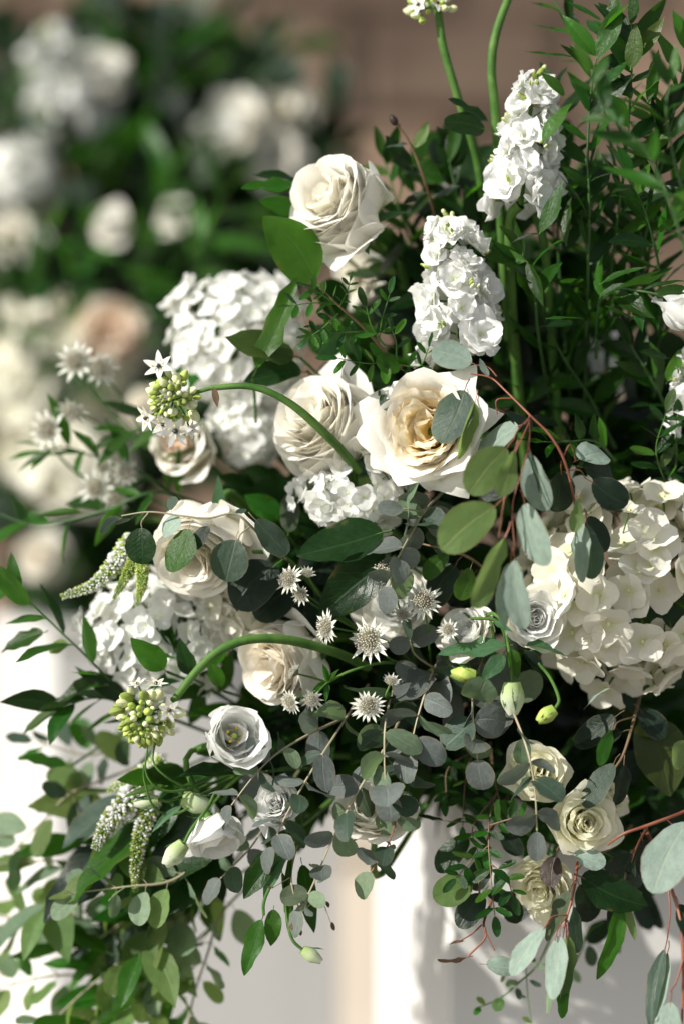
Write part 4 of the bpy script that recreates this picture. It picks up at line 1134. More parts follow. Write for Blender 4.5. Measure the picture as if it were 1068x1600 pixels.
spray('eucalyptus_branch', 'blue green eucalyptus leaves with bright flecks right of the spray roses', 'eucalyptus', [[(1000, 1080, .06), (985, 1140, .01), (972, 1180, .0), (960, 1200, -.01)], [(990, 1120, .02), (965, 1128, -.01), (958, 1140, -.02)]], [
    ((968, 1178, -.012), (912, 1262, -.02), .50, SD, 'grey', (-.45, -.8, .35)), ((975, 1180, -.005), (968, 1262, .0), .5, SD, 'dark', AWY), ((958, 1128, -.02), (938, 1196, -.035), .36, SD, 'bright', AWY), ((985, 1140, .005), (905, 1160, .01), .62, SD, 'dark'), ((975, 1110, .0), (895, 1165, .012), .55, SD, 'dark', (.1, -.9, .4)),
    ((960, 1070, .0), (905, 1100, -.005), .2, 'long', 'pale', (-.1, -.3, .9)), ((990, 1100, .03), (1040, 1150, .02), .7, DO, 'dark'), ((1000, 1110, .03), (1048, 1245, .02), .70, 'ovate', 'salal', (.2, -.9, .3)), ((1075, 1150, -.01), (1050, 1200, -.03), .6, SD, 'olive', AWY)], 'twig', (3, 1.6), EUC)
spray('eucalyptus_branch', 'broad dark leaf and its neighbours below the sharp spray rose', 'leaves', [[(985, 1290, .08), (960, 1320, .03), (915, 1345, .0), (900, 1360, -.01)], [(930, 1310, .03), (880, 1318, .0), (868, 1330, -.01)]], [
    ((896, 1366, -.012), (1012, 1414, -.015), .56, 'ovate', 'salal', (-.15, -.75, .6)), ((885, 1330, -.015), (946, 1348, -.02), .66, DO, 'pale', (-.2, -.7, .7)), ((868, 1326, -.02), (860, 1386, -.03), .72, SD, 'plum', (-.2, -.95, .1)), ((940, 1330, .03), (1010, 1370, .05), .7, SD, 'dark'), ((930, 1340, .02), (905, 1262, .04), .5, SD, 'dark')], 'twig', (3, 1.6))
spray('eucalyptus_branch', 'dark round leaves hanging in front of the plinth at the small glossy sprig', 'eucalyptus', [[(800, 1230, .10), (770, 1290, .04), (750, 1350, .0), (748, 1400, -.01)], [(765, 1295, .04), (735, 1302, .02)], [(752, 1285, .04), (712, 1284, .02), (700, 1284, .02)]], [
    ((742, 1298, .015), (682, 1362, .01), .58, SD, 'salal', (-.2, -.9, .3)), ((750, 1375, -.012), (676, 1402, -.02), .78, DO, 'fresh', (.2, -.75, .6)), ((762, 1385, -.005), (716, 1450, -.012), .62, DO, 'dark', (.1, -.95, .2)), ((775, 1390, .01), (815, 1440, .01), .75, DO, 'dark'), ((702, 1284, .018), (644, 1274, .015), .26, SD, 'dark', (0, -.6, .8)),
    ((775, 1290, .03), (815, 1335, .02), .6, DO, 'dark'), ((768, 1330, .02), (735, 1392, .02), .7, DO, 'dark'), ((752, 1400, -.005), (800, 1400, .0), .5, SD, 'dark'), ((830, 1370, .03), (790, 1440, .03), .7, DO, 'dark')], 'twig', (2.6, 1.6), EUC)
spray('eucalyptus_branch', 'red twig ending in a curled brown leaf and one pale leaf', 'eucalyptus', [[(770, 1400, .02), (755, 1440, -.005), (757, 1465, -.01), (730, 1495, -.012)], [(757, 1455, -.01), (772, 1485, -.012)], [(752, 1445, -.008), (735, 1460, -.01), (712, 1473, -.012)]], [
    ((738, 1494, -.012), (684, 1506, -.02), .40, SD, 'brown', (0, -.5, -.8)), ((748, 1506, -.015), (806, 1510, -.012), .66, DO, 'pale', (-.3, -.75, .6)), ((725, 1470, -.01), (700, 1475, -.012), .2, 'lance', 'brown')], 'red', (2.4, 1.6), EUC)
spray('eucalyptus_branch', 'blurred eucalyptus sprig in front of the plinth right of the pale bunch', 'eucalyptus', [[(1000, 1390, .10), (960, 1430, .09), (920, 1455, .08), (905, 1490, .08), (880, 1530, .08)], [(960, 1430, .09), (968, 1480, .08)]], [
    ((965, 1432, .085), (915, 1470, .08), .6, SD, 'dark', (0, -.8, .6)), ((918, 1470, .08), (925, 1510, .08), .6, SD, 'grey'), ((985, 1400, .09), (1020, 1450, .09), .8, DO, 'dark'), ((958, 1440, .085), (966, 1490, .08), .3, SD, 'grey'), ((905, 1490, .08), (880, 1505, .08), .6, SD, 'dark'), ((890, 1510, .08), (905, 1535, .08), .6, SD, 'sage'), ((890, 1400, .06), (850, 1445, .07), .75, DO, 'dark')], 'stem', (2.2, 1.4), EUC)
spray('eucalyptus_branch', 'small sprig of young round leaves at the bottom edge before the plinth', 'eucalyptus', [[(870, 1440, .06), (840, 1505, .055), (810, 1535, .05), (780, 1560, .05), (742, 1576, .05)], [(820, 1500, .05), (824, 1560, .05), (832, 1610, .05)]], [
    ((812, 1533, .05), (790, 1540, .045), .8, DO, 'sage'), ((784, 1555, .05), (774, 1580, .045), .9, DO, 'bright'), ((760, 1570, .05), (744, 1560, .045), .7, DO, 'fresh'), ((752, 1573, .05), (740, 1585, .045), .7, DO, 'bright'), ((805, 1540, .05), (812, 1562, .05), .6, DO, 'grey'), ((840, 1505, .055), (820, 1490, .05), .5, SD, 'grey'), ((822, 1530, .05), (845, 1540, .05), .4, SD, 'grey'), ((835, 1512, .05), (856, 1508, .05), .5, SD, 'sage'), ((832, 1600, .05), (815, 1590, .05), .6, SD, 'fresh'), ((825, 1560, .05), (806, 1555, .05), .3, SD, 'grey'), ((792, 1512, .05), (782, 1535, .05), .3, SD, 'sage')], 'stem', (1.8, 1.0), EUC, )

# large glossy leaves
SAL = 'glossy broad leaves in the arrangement'
def single(label, base, tip, wr, mat, kind='ovate', nrm=(-.2, -.8, .5), stem_to=None, name='broad_leaf'):
    b = P(*base)
    t = thing(name, label, 'leaf', b, SAL)
    leaf_at(t, b, base, tip, wr, kind, mat, nrm)
    if stem_to: stem_part(t, b, [b, (b + P(*stem_to)) / 2 + np.array([0, .01, 0]), P(*stem_to)], 2.4 * S, 3 * S, 'stem', 6, 5)
    return t
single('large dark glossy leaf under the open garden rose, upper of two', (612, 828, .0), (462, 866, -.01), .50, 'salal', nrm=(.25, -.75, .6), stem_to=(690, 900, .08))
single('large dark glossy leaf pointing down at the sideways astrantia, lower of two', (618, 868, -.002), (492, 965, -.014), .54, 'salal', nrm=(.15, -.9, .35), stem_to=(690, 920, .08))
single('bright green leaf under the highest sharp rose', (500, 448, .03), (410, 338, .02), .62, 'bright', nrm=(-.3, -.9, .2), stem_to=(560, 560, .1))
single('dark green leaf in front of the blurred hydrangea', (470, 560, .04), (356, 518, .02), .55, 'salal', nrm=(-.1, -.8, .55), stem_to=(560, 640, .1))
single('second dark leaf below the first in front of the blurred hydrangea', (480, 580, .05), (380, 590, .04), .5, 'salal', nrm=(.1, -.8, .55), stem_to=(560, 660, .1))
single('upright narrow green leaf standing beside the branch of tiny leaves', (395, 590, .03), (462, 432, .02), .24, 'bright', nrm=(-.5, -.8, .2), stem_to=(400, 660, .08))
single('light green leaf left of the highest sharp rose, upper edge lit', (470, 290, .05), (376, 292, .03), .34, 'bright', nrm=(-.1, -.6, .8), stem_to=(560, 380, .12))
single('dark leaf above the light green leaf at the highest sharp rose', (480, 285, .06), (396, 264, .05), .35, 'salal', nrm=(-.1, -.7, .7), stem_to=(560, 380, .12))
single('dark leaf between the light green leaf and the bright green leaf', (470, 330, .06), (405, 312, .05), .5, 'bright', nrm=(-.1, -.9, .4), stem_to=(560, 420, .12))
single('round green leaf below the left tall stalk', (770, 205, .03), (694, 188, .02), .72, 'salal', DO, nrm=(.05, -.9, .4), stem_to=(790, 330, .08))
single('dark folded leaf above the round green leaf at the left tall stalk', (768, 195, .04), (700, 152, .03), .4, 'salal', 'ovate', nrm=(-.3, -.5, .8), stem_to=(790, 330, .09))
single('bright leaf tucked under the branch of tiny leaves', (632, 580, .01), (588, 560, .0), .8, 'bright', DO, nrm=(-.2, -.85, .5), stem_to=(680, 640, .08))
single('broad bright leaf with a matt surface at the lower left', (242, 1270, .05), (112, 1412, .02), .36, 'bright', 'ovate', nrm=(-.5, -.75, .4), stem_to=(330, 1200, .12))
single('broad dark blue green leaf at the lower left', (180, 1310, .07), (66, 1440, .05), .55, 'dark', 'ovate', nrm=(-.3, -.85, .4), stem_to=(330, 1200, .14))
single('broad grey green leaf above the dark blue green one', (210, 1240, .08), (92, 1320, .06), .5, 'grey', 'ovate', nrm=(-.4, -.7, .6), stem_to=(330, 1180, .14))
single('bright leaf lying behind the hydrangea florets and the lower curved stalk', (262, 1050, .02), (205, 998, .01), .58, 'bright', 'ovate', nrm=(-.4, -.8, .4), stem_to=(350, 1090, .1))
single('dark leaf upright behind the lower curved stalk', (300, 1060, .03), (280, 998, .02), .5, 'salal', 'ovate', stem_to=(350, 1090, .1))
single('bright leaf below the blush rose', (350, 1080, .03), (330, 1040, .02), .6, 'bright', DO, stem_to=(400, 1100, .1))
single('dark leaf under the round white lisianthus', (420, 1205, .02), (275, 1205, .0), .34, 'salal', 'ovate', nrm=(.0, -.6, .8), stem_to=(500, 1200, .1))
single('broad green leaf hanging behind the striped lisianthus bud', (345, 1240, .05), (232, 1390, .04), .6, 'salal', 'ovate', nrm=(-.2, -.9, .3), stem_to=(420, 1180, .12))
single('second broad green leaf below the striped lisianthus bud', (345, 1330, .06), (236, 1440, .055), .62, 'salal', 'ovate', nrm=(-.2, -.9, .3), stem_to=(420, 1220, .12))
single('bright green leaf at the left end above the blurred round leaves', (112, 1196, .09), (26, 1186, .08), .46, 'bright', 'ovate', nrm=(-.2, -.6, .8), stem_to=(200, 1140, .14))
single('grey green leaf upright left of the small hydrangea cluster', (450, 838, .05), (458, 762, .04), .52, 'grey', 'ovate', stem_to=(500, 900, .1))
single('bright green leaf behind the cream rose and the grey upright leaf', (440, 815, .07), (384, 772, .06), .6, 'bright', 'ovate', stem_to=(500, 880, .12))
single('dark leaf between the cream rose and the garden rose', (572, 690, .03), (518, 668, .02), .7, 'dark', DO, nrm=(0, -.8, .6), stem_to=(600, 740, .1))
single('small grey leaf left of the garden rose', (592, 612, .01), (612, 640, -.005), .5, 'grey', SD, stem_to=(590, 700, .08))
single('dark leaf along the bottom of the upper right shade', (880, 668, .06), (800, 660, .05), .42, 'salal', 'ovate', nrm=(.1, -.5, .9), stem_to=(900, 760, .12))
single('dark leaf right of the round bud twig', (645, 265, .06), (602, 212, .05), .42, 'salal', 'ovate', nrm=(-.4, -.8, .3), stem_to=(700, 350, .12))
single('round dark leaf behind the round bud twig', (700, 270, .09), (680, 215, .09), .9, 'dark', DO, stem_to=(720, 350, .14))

# twig with a dry bud at the top
spray('bud_twig', 'thin twig with a round dry bud above the dark leaves', 'twig', [[(690, 380, .10), (665, 290, .06), (640, 225, .05), (615, 190, .045)]], [((645, 235, .05), (668, 190, .05), .4, 'ovate', 'fresh'), ((660, 275, .06), (606, 250, .06), .4, 'ovate', 'dark'), ((672, 310, .07), (720, 290, .06), .4, 'ovate', 'dark'), ((668, 300, .06), (626, 318, .06), .45, 'ovate', 'salal'), ((640, 225, .05), (600, 230, .05), .25, 'ovate', 'grey')], 'twig', (2.4, 1.5))
tw = bpy.data.objects['bud_twig']
p0 = P(614, 188, .045) - np.array(tw.location)
part('bud', MB().ball((0, 0, 0), (7 * S, 7 * S, 9.5 * S), frame(None, N([-.5, -.2, .8])), 7, 9, 0, lambda z: 1.1 - .35 * z).mesh('bud', MAT['plum']), tw, None, p0)

# branch of tiny compound leaves (pistache)
PIS = 'sprigs of tiny glossy leaves'
t = thing('tiny_leaf_branch', 'branch of tiny compound leaves with a brown twig left of the stock spike', 'foliage', P(625, 575, .03), PIS)
o_ = P(625, 575, .03)
stem_part(t, o_, [P(*q) for q in [(625, 575, .03), (608, 558, .01), (570, 515, -.005), (530, 478, -.015), (500, 450, -.02)]], 3.2 * S, 1.5 * S, 'twig', 7, 7)
rg = random.Random(4)
def compound(q, size, n, mats=('box', 'bright'), wr=.42, kind='oblong', stemmat='stem'):
    W = cr([P(*x) for x in q], 6)
    stem_part(t, o_, [P(*x) for x in q], 1.5 * S, .8 * S, stemmat, 5, 6, 'twig')
    for i in range(n):
        f = (i + .6) / n * (len(W) - 1); a = min(int(f), len(W) - 2)
        pos = W[a] + (W[a + 1] - W[a]) * (f - a); T = N(W[a + 1] - W[a])
        S0 = N(np.cross(T, [0, 1, 0]))
        for s in (1, -1):
            dv = T * .55 + S0 * s + np.array([rg.uniform(-.2, .2), rg.uniform(-.6, .5), rg.uniform(-.2, .2)])
            put_leaf(t, pos, dv, np.array([rg.uniform(-.5, .4), -.6, .7 + rg.uniform(-.4, .4)]), size * S * rg.uniform(.75, 1.2), kind, rg.choice(mats), wr, rng=rg, org=o_)
    put_leaf(t, W[-1], W[-1] - W[-2], np.array([0, -.6, .7]), size * S, kind, mats[0], wr, rng=rg, org=o_)
for q, s, n in [([(528, 477, -.015), (505, 462, -.02), (485, 450, -.025)], 26, 3), ([(525, 475, -.015), (490, 473, -.02), (456, 478, -.025)], 26, 3), ([(530, 480, -.015), (540, 460, -.02), (546, 440, -.025)], 18, 3), ([(528, 490, -.012), (505, 512, -.02), (482, 528, -.025)], 30, 3),
                ([(568, 518, -.005), (530, 520, -.01), (488, 525, -.02)], 28, 4), ([(592, 534, .0), (596, 500, -.01), (608, 460, -.015)], 30, 3), ([(600, 540, .0), (580, 510, -.01), (572, 480, -.015)], 34, 2), ([(612, 562, .01), (575, 568, .0), (530, 560, -.005)], 38, 4), ([(618, 562, .01), (618, 535, .0), (612, 515, -.005)], 30, 2), ([(622, 570, .02), (655, 572, .01), (668, 545, .0)], 32, 3)]:
    compound(q, s, n)
t = thing('tiny_leaf_branch', 'sprig of small oval leaves at the right edge below the stock florets', 'foliage', P(1060, 790, .06), PIS)
o_ = P(1060, 790, .06)
for q, s, n in [([(1060, 790, .06), (1035, 745, .03), (1024, 700, .02), (1040, 645, .015)], 40, 6), ([(1050, 770, .05), (1055, 720, .03), (1056, 660, .02)], 40, 5), ([(1060, 790, .06), (1075, 730, .04), (1085, 660, .03)], 38, 5)]:
    compound(q, s, n, ('box', 'box', 'bright'), .44)
t = thing('tiny_leaf_branch', 'sprig of small glossy leaves dangling before the plinth', 'foliage', P(790, 1200, .08), PIS)
o_ = P(790, 1200, .08)
for q, s, n in [([(790, 1200, .08), (768, 1260, .02), (762, 1310, -.01), (766, 1370, -.02), (772, 1430, -.02)], 34, 8), ([(764, 1320, -.01), (735, 1345, -.015), (712, 1372, -.02)], 32, 4), ([(764, 1290, 0), (795, 1280, -.01), (815, 1278, -.015)], 34, 3), ([(766, 1350, -.015), (790, 1370, -.02), (800, 1400, -.02)], 32, 3), ([(775, 1240, .03), (738, 1290, .015), (745, 1330, .0)], 32, 4)]:
    compound(q, s, n, ('box', 'box', 'bright'), .46, 'oblong', 'twig')
t = thing('tiny_leaf_branch', 'drooping sprig of small leaves in the shade beside the plinth top', 'foliage', P(760, 1150, .10), PIS)
o_ = P(760, 1150, .10)
for q, s, n in [([(760, 1150, .10), (735, 1185, .05), (725, 1230, .03), (722, 1290, .02)], 34, 6), ([(745, 1170, .07), (700, 1200, .04), (696, 1245, .03)], 34, 4), ([(765, 1160, .09), (770, 1210, .05), (782, 1260, .04)], 32, 5)]:
    compound(q, s, n, ('box', 'box', 'salal'), .36, 'oblong', 'twig')

# silver eucalyptus with round paired leaves
GUN = 'silver eucalyptus sprigs with paired round leaves'
def gunnii(label, pts, n, size, seed, mats=('silver', 'silver', 'sage', 'grey'), stem='tan', r=(2.2, 1.2), ang=72, t0=.1, droop=.12, wr=.86, taper=.7, extra=None):
    size = (size[0] * 1.1, size[1] * 1.3)
    return branch('silver_eucalyptus', label, 'eucalyptus', pts, 'round', list(mats), n, size, r, stem, 'opp', ang, droop, t0, 1.0, .9, (-.25, -.55, .62), 1.15, GUN, wr, None, seed, True, extra, taper)
gunnii('silver eucalyptus tip hanging over the edge-on astrantia', [(690, 770, .05), (662, 800, .0), (635, 845, -.015), (618, 880, -.02), (608, 915, -.022)], 5, (44, 58), 1)
gunnii('silver eucalyptus tip between the garden rose and the olive leaves', [(700, 840, .04), (680, 815, .01), (655, 800, -.005), (630, 795, -.01)], 3, (42, 52), 2)
gunnii('silver eucalyptus sprig crossing in front of the small lisianthus bloom', [(575, 1070, .05), (522, 1150, -.005), (480, 1215, -.015), (445, 1278, -.02), (426, 1322, -.02)], 6, (46, 60), 3, wr=.6)
gunnii('silver eucalyptus sprig reaching from the middle to the lower left', [(540, 1120, .03), (478, 1150, .0), (430, 1180, -.01), (395, 1215, -.015), (362, 1258, -.015)], 5, (46, 58), 4, wr=.6)
gunnii('long silver eucalyptus sprig hanging down to the dangling leaves', [(640, 1090, .05), (605, 1160, .0), (560, 1235, -.012), (520, 1310, -.015), (490, 1380, -.015), (470, 1420, -.015)], 8, (48, 62), 5, taper=.55, wr=.7)
gunnii('silver eucalyptus sprig in the centre below the round astrantia', [(620, 1060, .04), (603, 1120, -.01), (600, 1180, -.02), (602, 1235, -.022)], 4, (52, 66), 6, wr=.88)
gunnii('silver eucalyptus sprig with shadow striped leaves right of the round astrantia', [(690, 1020, .05), (668, 1070, .0), (652, 1120, -.01), (640, 1170, -.015)], 4, (54, 68), 7, wr=.8)
gunnii('pinkish stemmed silver eucalyptus tip hanging before the lit plinth edge', [(650, 1120, .04), (630, 1200, .0), (620, 1265, -.012), (608, 1315, -.016), (580, 1362, -.018)], 5, (46, 52), 8, ('sage', 'silver', 'grey'), 'red', (1.8, 1.2), t0=.2)
gunnii('silver eucalyptus tip left of the pale hanging bud', [(760, 1010, .05), (740, 1070, .005), (738, 1120, -.012), (745, 1185, -.015)], 4, (52, 70), 9, wr=.92)
gunnii('silver eucalyptus tip hanging over the upper spray rose', [(770, 1050, .06), (800, 1110, .0), (822, 1170, -.03), (834, 1230, -.035), (838, 1298, -.035)], 5, (46, 60), 10, wr=.66)
gunnii('silver eucalyptus tip in the shade behind the lisianthus leaves', [(800, 1000, .10), (760, 1060, .05), (700, 1080, .03), (660, 1060, .02)], 4, (50, 66), 11, ('silver', 'grey', 'dark'), wr=.9)
gunnii('small silver eucalyptus tip above the lower curved stalk end', [(720, 1060, .06), (690, 1050, .03), (650, 1025, .01), (640, 1000, .0)], 3, (42, 54), 12, ('grey', 'silver', 'olive'))
gunnii('silver eucalyptus tip behind the lisianthus hanging face down', [(470, 1200, .08), (430, 1260, .04), (395, 1320, .02), (345, 1372, .015)], 4, (48, 60), 13, ('silver', 'grey', 'sage'), wr=.7)
# dry seed twig
spray('seed_twig', 'thin seed twig with tiny dry heads before the bare background', 'twig', [[(470, 1300, .02), (455, 1370, -.01), (470, 1420, -.012), (500, 1398, -.012)], [(470, 1420, -.012), (465, 1450, -.012)], [(500, 1398, -.012), (518, 1445, -.012)], [(455, 1370, -.01), (425, 1388, -.01)]], [((465, 1448, -.012), (470, 1462, -.012), .5, 'oblong', 'brown'), ((518, 1440, -.012), (522, 1454, -.012), .5, 'oblong', 'brown'), ((508, 1408, -.012), (514, 1418, -.012), .6, 'oblong', 'brown'), ((428, 1386, -.01), (416, 1384, -.01), .6, 'oblong', 'brown'), ((460, 1440, -.012), (452, 1452, -.012), .5, 'oblong', 'brown'), ((495, 1380, -.012), (506, 1374, -.012), .5, 'oblong', 'sage')], 'tan', (1.5, .9))

# ================================================================== ITALIAN RUSCUS, UPPER RIGHT
RUS = 'ruscus shoots in the big arrangement'
RM = ['ruscus', 'ruscus', 'bright', 'salal']
def ruscus(label, pts, n, size, seed, mats=RM, wr=.32, r=(3.0, 1.2), kind='lance', droop=.05, extra=None, depth=.7, ang=42, stem='darkstem', t0=.1, tip=True, group=RUS, nj=.6):
    size = (size[0] * 1.08, size[1] * 1.32); n = int(n * 1.15)
    return branch('ruscus_shoot', label, 'ruscus', pts, kind, mats, n, size, r, stem, 'alt', ang, droop, t0, 1.0, depth, (-.2, -.6, .7), nj, group, wr, 'stem', seed, tip, extra, .8)
ruscus('tall ruscus shoot with an upright dark stem, standing straight', [(912, 660, .10), (916, 480, .05), (920, 330, .02), (917, 230, .015), (925, 120, .01), (945, 40, .005)], 20, (62, 92), 1, extra=[
    ((932, 92, 0), (976, 4, -.005), .40, 'lance', 'bright', (-.5, -.8, .2)), ((895, 88, .01), (816, 90, .01), .22, 'lance', 'ruscus', (0, -.4, .9)), ((928, 110, .0), (884, 74, .0), .36, 'lance', 'bright', (-.3, -.6, .7)), ((882, 152, .005), (845, 110, .005), .34, 'lance', 'ruscus'), ((846, 224, -.005), (884, 150, -.012), .34, 'lance', 'bright', (-.5, -.8, .2)), ((932, 132, .0), (980, 92, .0), .34, 'lance', 'ruscus', (.1, -.7, .6))])
ruscus('ruscus shoot with two big upright leaves at the top right', [(945, 640, .12), (955, 420, .06), (975, 260, .02), (985, 130, .005), (985, 40, .0)], 18, (58, 88), 2, extra=[((984, 110, -.005), (990, 34, -.01), .42, 'lance', 'bright', (-.3, -.9, .2)), ((1010, 160, -.01), (1032, 85, -.012), .26, 'lance', 'bright'), ((1012, 164, -.005), (1030, 60, 0), .16, 'lance', 'fresh'), ((985, 158, 0), (968, 110, 0), .3, 'lance', 'ruscus')])
ruscus('ruscus shoot leaning right towards the photo corner', [(960, 600, .12), (1000, 400, .06), (1035, 250, .03), (1062, 130, .02), (1085, 40, .02)], 18, (60, 92), 3)
ruscus('blurred ruscus shoot closest to the camera at the right edge', [(1100, 520, -.10), (1060, 360, -.11), (1010, 240, -.12), (950, 180, -.13), (920, 120, -.13)], 10, (62, 88), 4, ['bright', 'ruscus'], .30)
ruscus('second blurred ruscus shoot close to the camera at the right edge', [(1110, 420, -.09), (1060, 280, -.09), (1040, 180, -.10), (1045, 130, -.10)], 9, (66, 92), 5, ['bright', 'ruscus'], .28)
ruscus('ruscus shoot crowding the middle of the right edge', [(1020, 620, .10), (1030, 450, .04), (1010, 340, .0), (975, 270, -.02)], 14, (56, 84), 6)
ruscus('ruscus shoot behind the tall stock spike', [(890, 620, .12), (875, 450, .08), (870, 330, .06), (880, 220, .05), (860, 150, .05)], 15, (58, 84), 7, extra=[((842, 366, -.01), (872, 280, -.015), .34, 'lance', 'bright', (-.5, -.8, .1)), ((884, 384, .0), (878, 300, .0), .24, 'lance', 'ruscus', (-.6, -.7, .1))])
ruscus('ruscus shoot with drooping leaves left of the upright dark stem', [(860, 640, .10), (840, 520, .04), (832, 430, .02), (815, 400, .015)], 8, (60, 86), 8, extra=[((822, 408, .01), (845, 480, .0), .3, 'lance', 'ruscus', (-.6, -.7, .2)), ((852, 498, .0), (912, 492, -.005), .28, 'lance', 'ruscus', (0, -.5, .9)), ((843, 365, .0), (795, 370, .0), .14, 'lance', 'dark')])
ruscus('ruscus shoot arching to the right edge above the lit lisianthus', [(930, 560, .06), (940, 460, .02), (1000, 455, .0), (1060, 470, -.005), (1100, 480, -.01)], 10, (60, 86), 9, extra=[((935, 445, .0), (1005, 412, -.01), .26, 'lance', 'ruscus', (0, -.5, .9)), ((940, 462, .0), (975, 440, -.01), .4, 'lance', 'ruscus'), ((1000, 455, .0), (1068, 425, -.01), .14, 'lance', 'ruscus'), ((945, 478, .0), (1000, 500, 0), .2, 'lance', 'ruscus')])
ruscus('ruscus shoot with thin stems spreading at the top edge', [(960, 260, .06), (930, 120, .05), (890, 40, .05), (850, -20, .05)], 9, (56, 80), 10, wr=.2, extra=[((905, 66, .04), (878, 2, .04), .14, 'blade', 'ruscus'), ((940, 34, .03), (882, -4, .03), .18, 'lance', 'ruscus'), ((960, 50, .03), (935, 0, .03), .2, 'lance', 'ruscus')])
ruscus('ruscus shoot low in the shade with leaves pointing left', [(960, 700, .10), (920, 620, .08), (880, 560, .06), (850, 500, .06)], 10, (58, 84), 12)
ruscus('ruscus shoot in the shade below the lit lisianthus', [(1060, 720, .10), (1040, 640, .07), (1015, 590, .05), (985, 540, .05)], 10, (64, 92), 13, extra=[((1045, 560, .03), (1000, 545, .02), .4, 'ovate', 'salal'), ((1040, 600, .03), (1062, 545, .02), .4, 'ovate', 'bright')])
ruscus('ruscus shoot dipping over the dark gap above the pale eucalyptus leaf', [(960, 720, .06), (930, 690, .02), (890, 690, .0), (850, 690, -.005)], 8, (48, 66), 14)
ruscus('ruscus shoot behind the left tall stalk', [(800, 560, .14), (760, 430, .10), (720, 330, .08), (700, 250, .08)], 12, (58, 84), 15)
ruscus('ruscus shoot at the back of the highest sharp rose', [(700, 500, .16), (650, 400, .12), (620, 320, .10), (600, 250, .10)], 12, (56, 80), 16)
ruscus('ruscus shoot in the dense middle of the upper right, first behind the upright stem', [(980, 640, .16), (965, 500, .12), (950, 380, .10), (940, 290, .10)], 14, (62, 92), 41)
ruscus('ruscus shoot in the dense middle of the upper right, bending to the edge', [(960, 620, .16), (985, 470, .10), (1020, 380, .07), (1060, 300, .06)], 14, (62, 92), 42)
ruscus('ruscus shoot in the dense middle of the upper right, reaching the stock spike', [(950, 620, .15), (935, 460, .10), (900, 340, .08), (885, 270, .07)], 14, (62, 92), 43)
ruscus('ruscus shoot rising right of the two big upright leaves', [(1000, 560, .12), (1015, 380, .06), (1025, 250, .03), (1020, 160, .02)], 14, (62, 92), 45)
# left side
ruscus('ruscus vine stretching to the left edge under the veronica', [(330, 1120, .12), (200, 1095, .08), (170, 1062, .06), (120, 1010, .05), (60, 955, .05), (0, 900, .06)], 9, (70, 92), 21, wr=.36, extra=[((52, 952, .05), (-15, 880, .05), .36, 'ovate', 'bright', (-.4, -.8, .3)), ((75, 985, .05), (0, 1020, .06), .44, 'ovate', 'ruscus'), ((110, 1005, .05), (75, 1018, .05), .7, 'ovate', 'fresh')])
ruscus('ruscus vine below the left hydrangea', [(340, 1150, .12), (230, 1110, .07), (150, 1090, .06), (90, 1110, .06)], 8, (72, 96), 22, wr=.34, extra=[((170, 1070, .05), (75, 1086, .05), .28, 'ovate', 'ruscus', (0, -.5, .9))])
ruscus('ruscus vine with narrow leaves around the blurred astrantia', [(300, 800, .16), (230, 745, .12), (165, 720, .12), (105, 700, .12), (70, 705, .12)], 8, (60, 84), 23, ['bright', 'ruscus'], .2, extra=[((80, 706, .11), (16, 728, .11), .22, 'blade', 'ruscus'), ((120, 745, .11), (130, 695, .11), .2, 'blade', 'bright'), ((130, 800, .11), (45, 790, .11), .2, 'blade', 'bright')])
ruscus('ruscus vine above the left round leaf sprig', [(320, 790, .14), (240, 770, .10), (160, 800, .10), (60, 820, .11), (-10, 800, .12)], 9, (66, 90), 24, ['bright', 'ruscus'], .3)
ruscus('ruscus vine pointing left above the blurred astrantia stems', [(380, 740, .16), (310, 690, .11), (250, 660, .11), (190, 680, .12)], 8, (62, 84), 25, ['ruscus', 'bright', 'salal'], .3)
ruscus('ruscus shoot between the blush rose and the left hydrangea', [(430, 1130, .12), (350, 1090, .08), (300, 1050, .06), (270, 1010, .05)], 8, (62, 84), 26, wr=.34)
ruscus('long ruscus leaves hanging beneath the star of Bethlehem', [(400, 1200, .12), (310, 1220, .06), (240, 1260, .05), (190, 1330, .05)], 9, (76, 100), 27, wr=.32)
ruscus('ruscus leaves among the blurred round leaves at the bottom left', [(330, 1340, .14), (240, 1420, .10), (180, 1470, .10), (100, 1480, .10)], 7, (90, 112), 28, ['bright', 'salal'], .36, extra=[((178, 1492, .09), (64, 1438, .09), .34, 'ovate', 'bright', (.1, -.6, .7)), ((150, 1510, .09), (64, 1500, .09), .3, 'ovate', 'bright')])
ruscus('ruscus shoot leaving the shade above the lit plinth edge', [(760, 1120, .14), (700, 1160, .10), (660, 1190, .08), (600, 1215, .06)], 9, (66, 90), 29, ['salal', 'ruscus'], .34)

# blurred sage green eucalyptus at the lower left
SAGE = 'blurred sage green eucalyptus sprigs at the lower left'
def sage(label, pts, n, size, seed, mats=('sage', 'fresh', 'fresh', 'sage'), kind='silverdollar', wr=.62, **k):
    n = n + 2; size = (size[0] * .95, size[1] * 1.15)
    return branch('sage_eucalyptus', label, 'eucalyptus', pts, kind, list(mats), n, size, (2.4, 1.3), 'tan', 'opp', 62, .12, .12, 1.0, .9, (-.25, -.5, .7), 1.1, SAGE, wr, None, seed, True, None, .85)
sage('sage eucalyptus sprig running down to the bottom left corner', [(400, 1350, .10), (310, 1405, .10), (245, 1455, .09), (185, 1505, .09), (120, 1560, .09), (60, 1620, .09)], 5, (66, 88), 1)
sage('sage eucalyptus sprig hanging straight down near the bare background', [(390, 1380, .11), (345, 1430, .09), (325, 1490, .085), (305, 1550, .085), (290, 1620, .085)], 5, (52, 70), 2, ('fresh', 'sage', 'bright'))
sage('pale sage eucalyptus sprig reaching the left edge above the corner', [(300, 1370, .13), (215, 1385, .12), (130, 1425, .12), (60, 1440, .12), (-10, 1430, .12)], 4, (64, 84), 3)
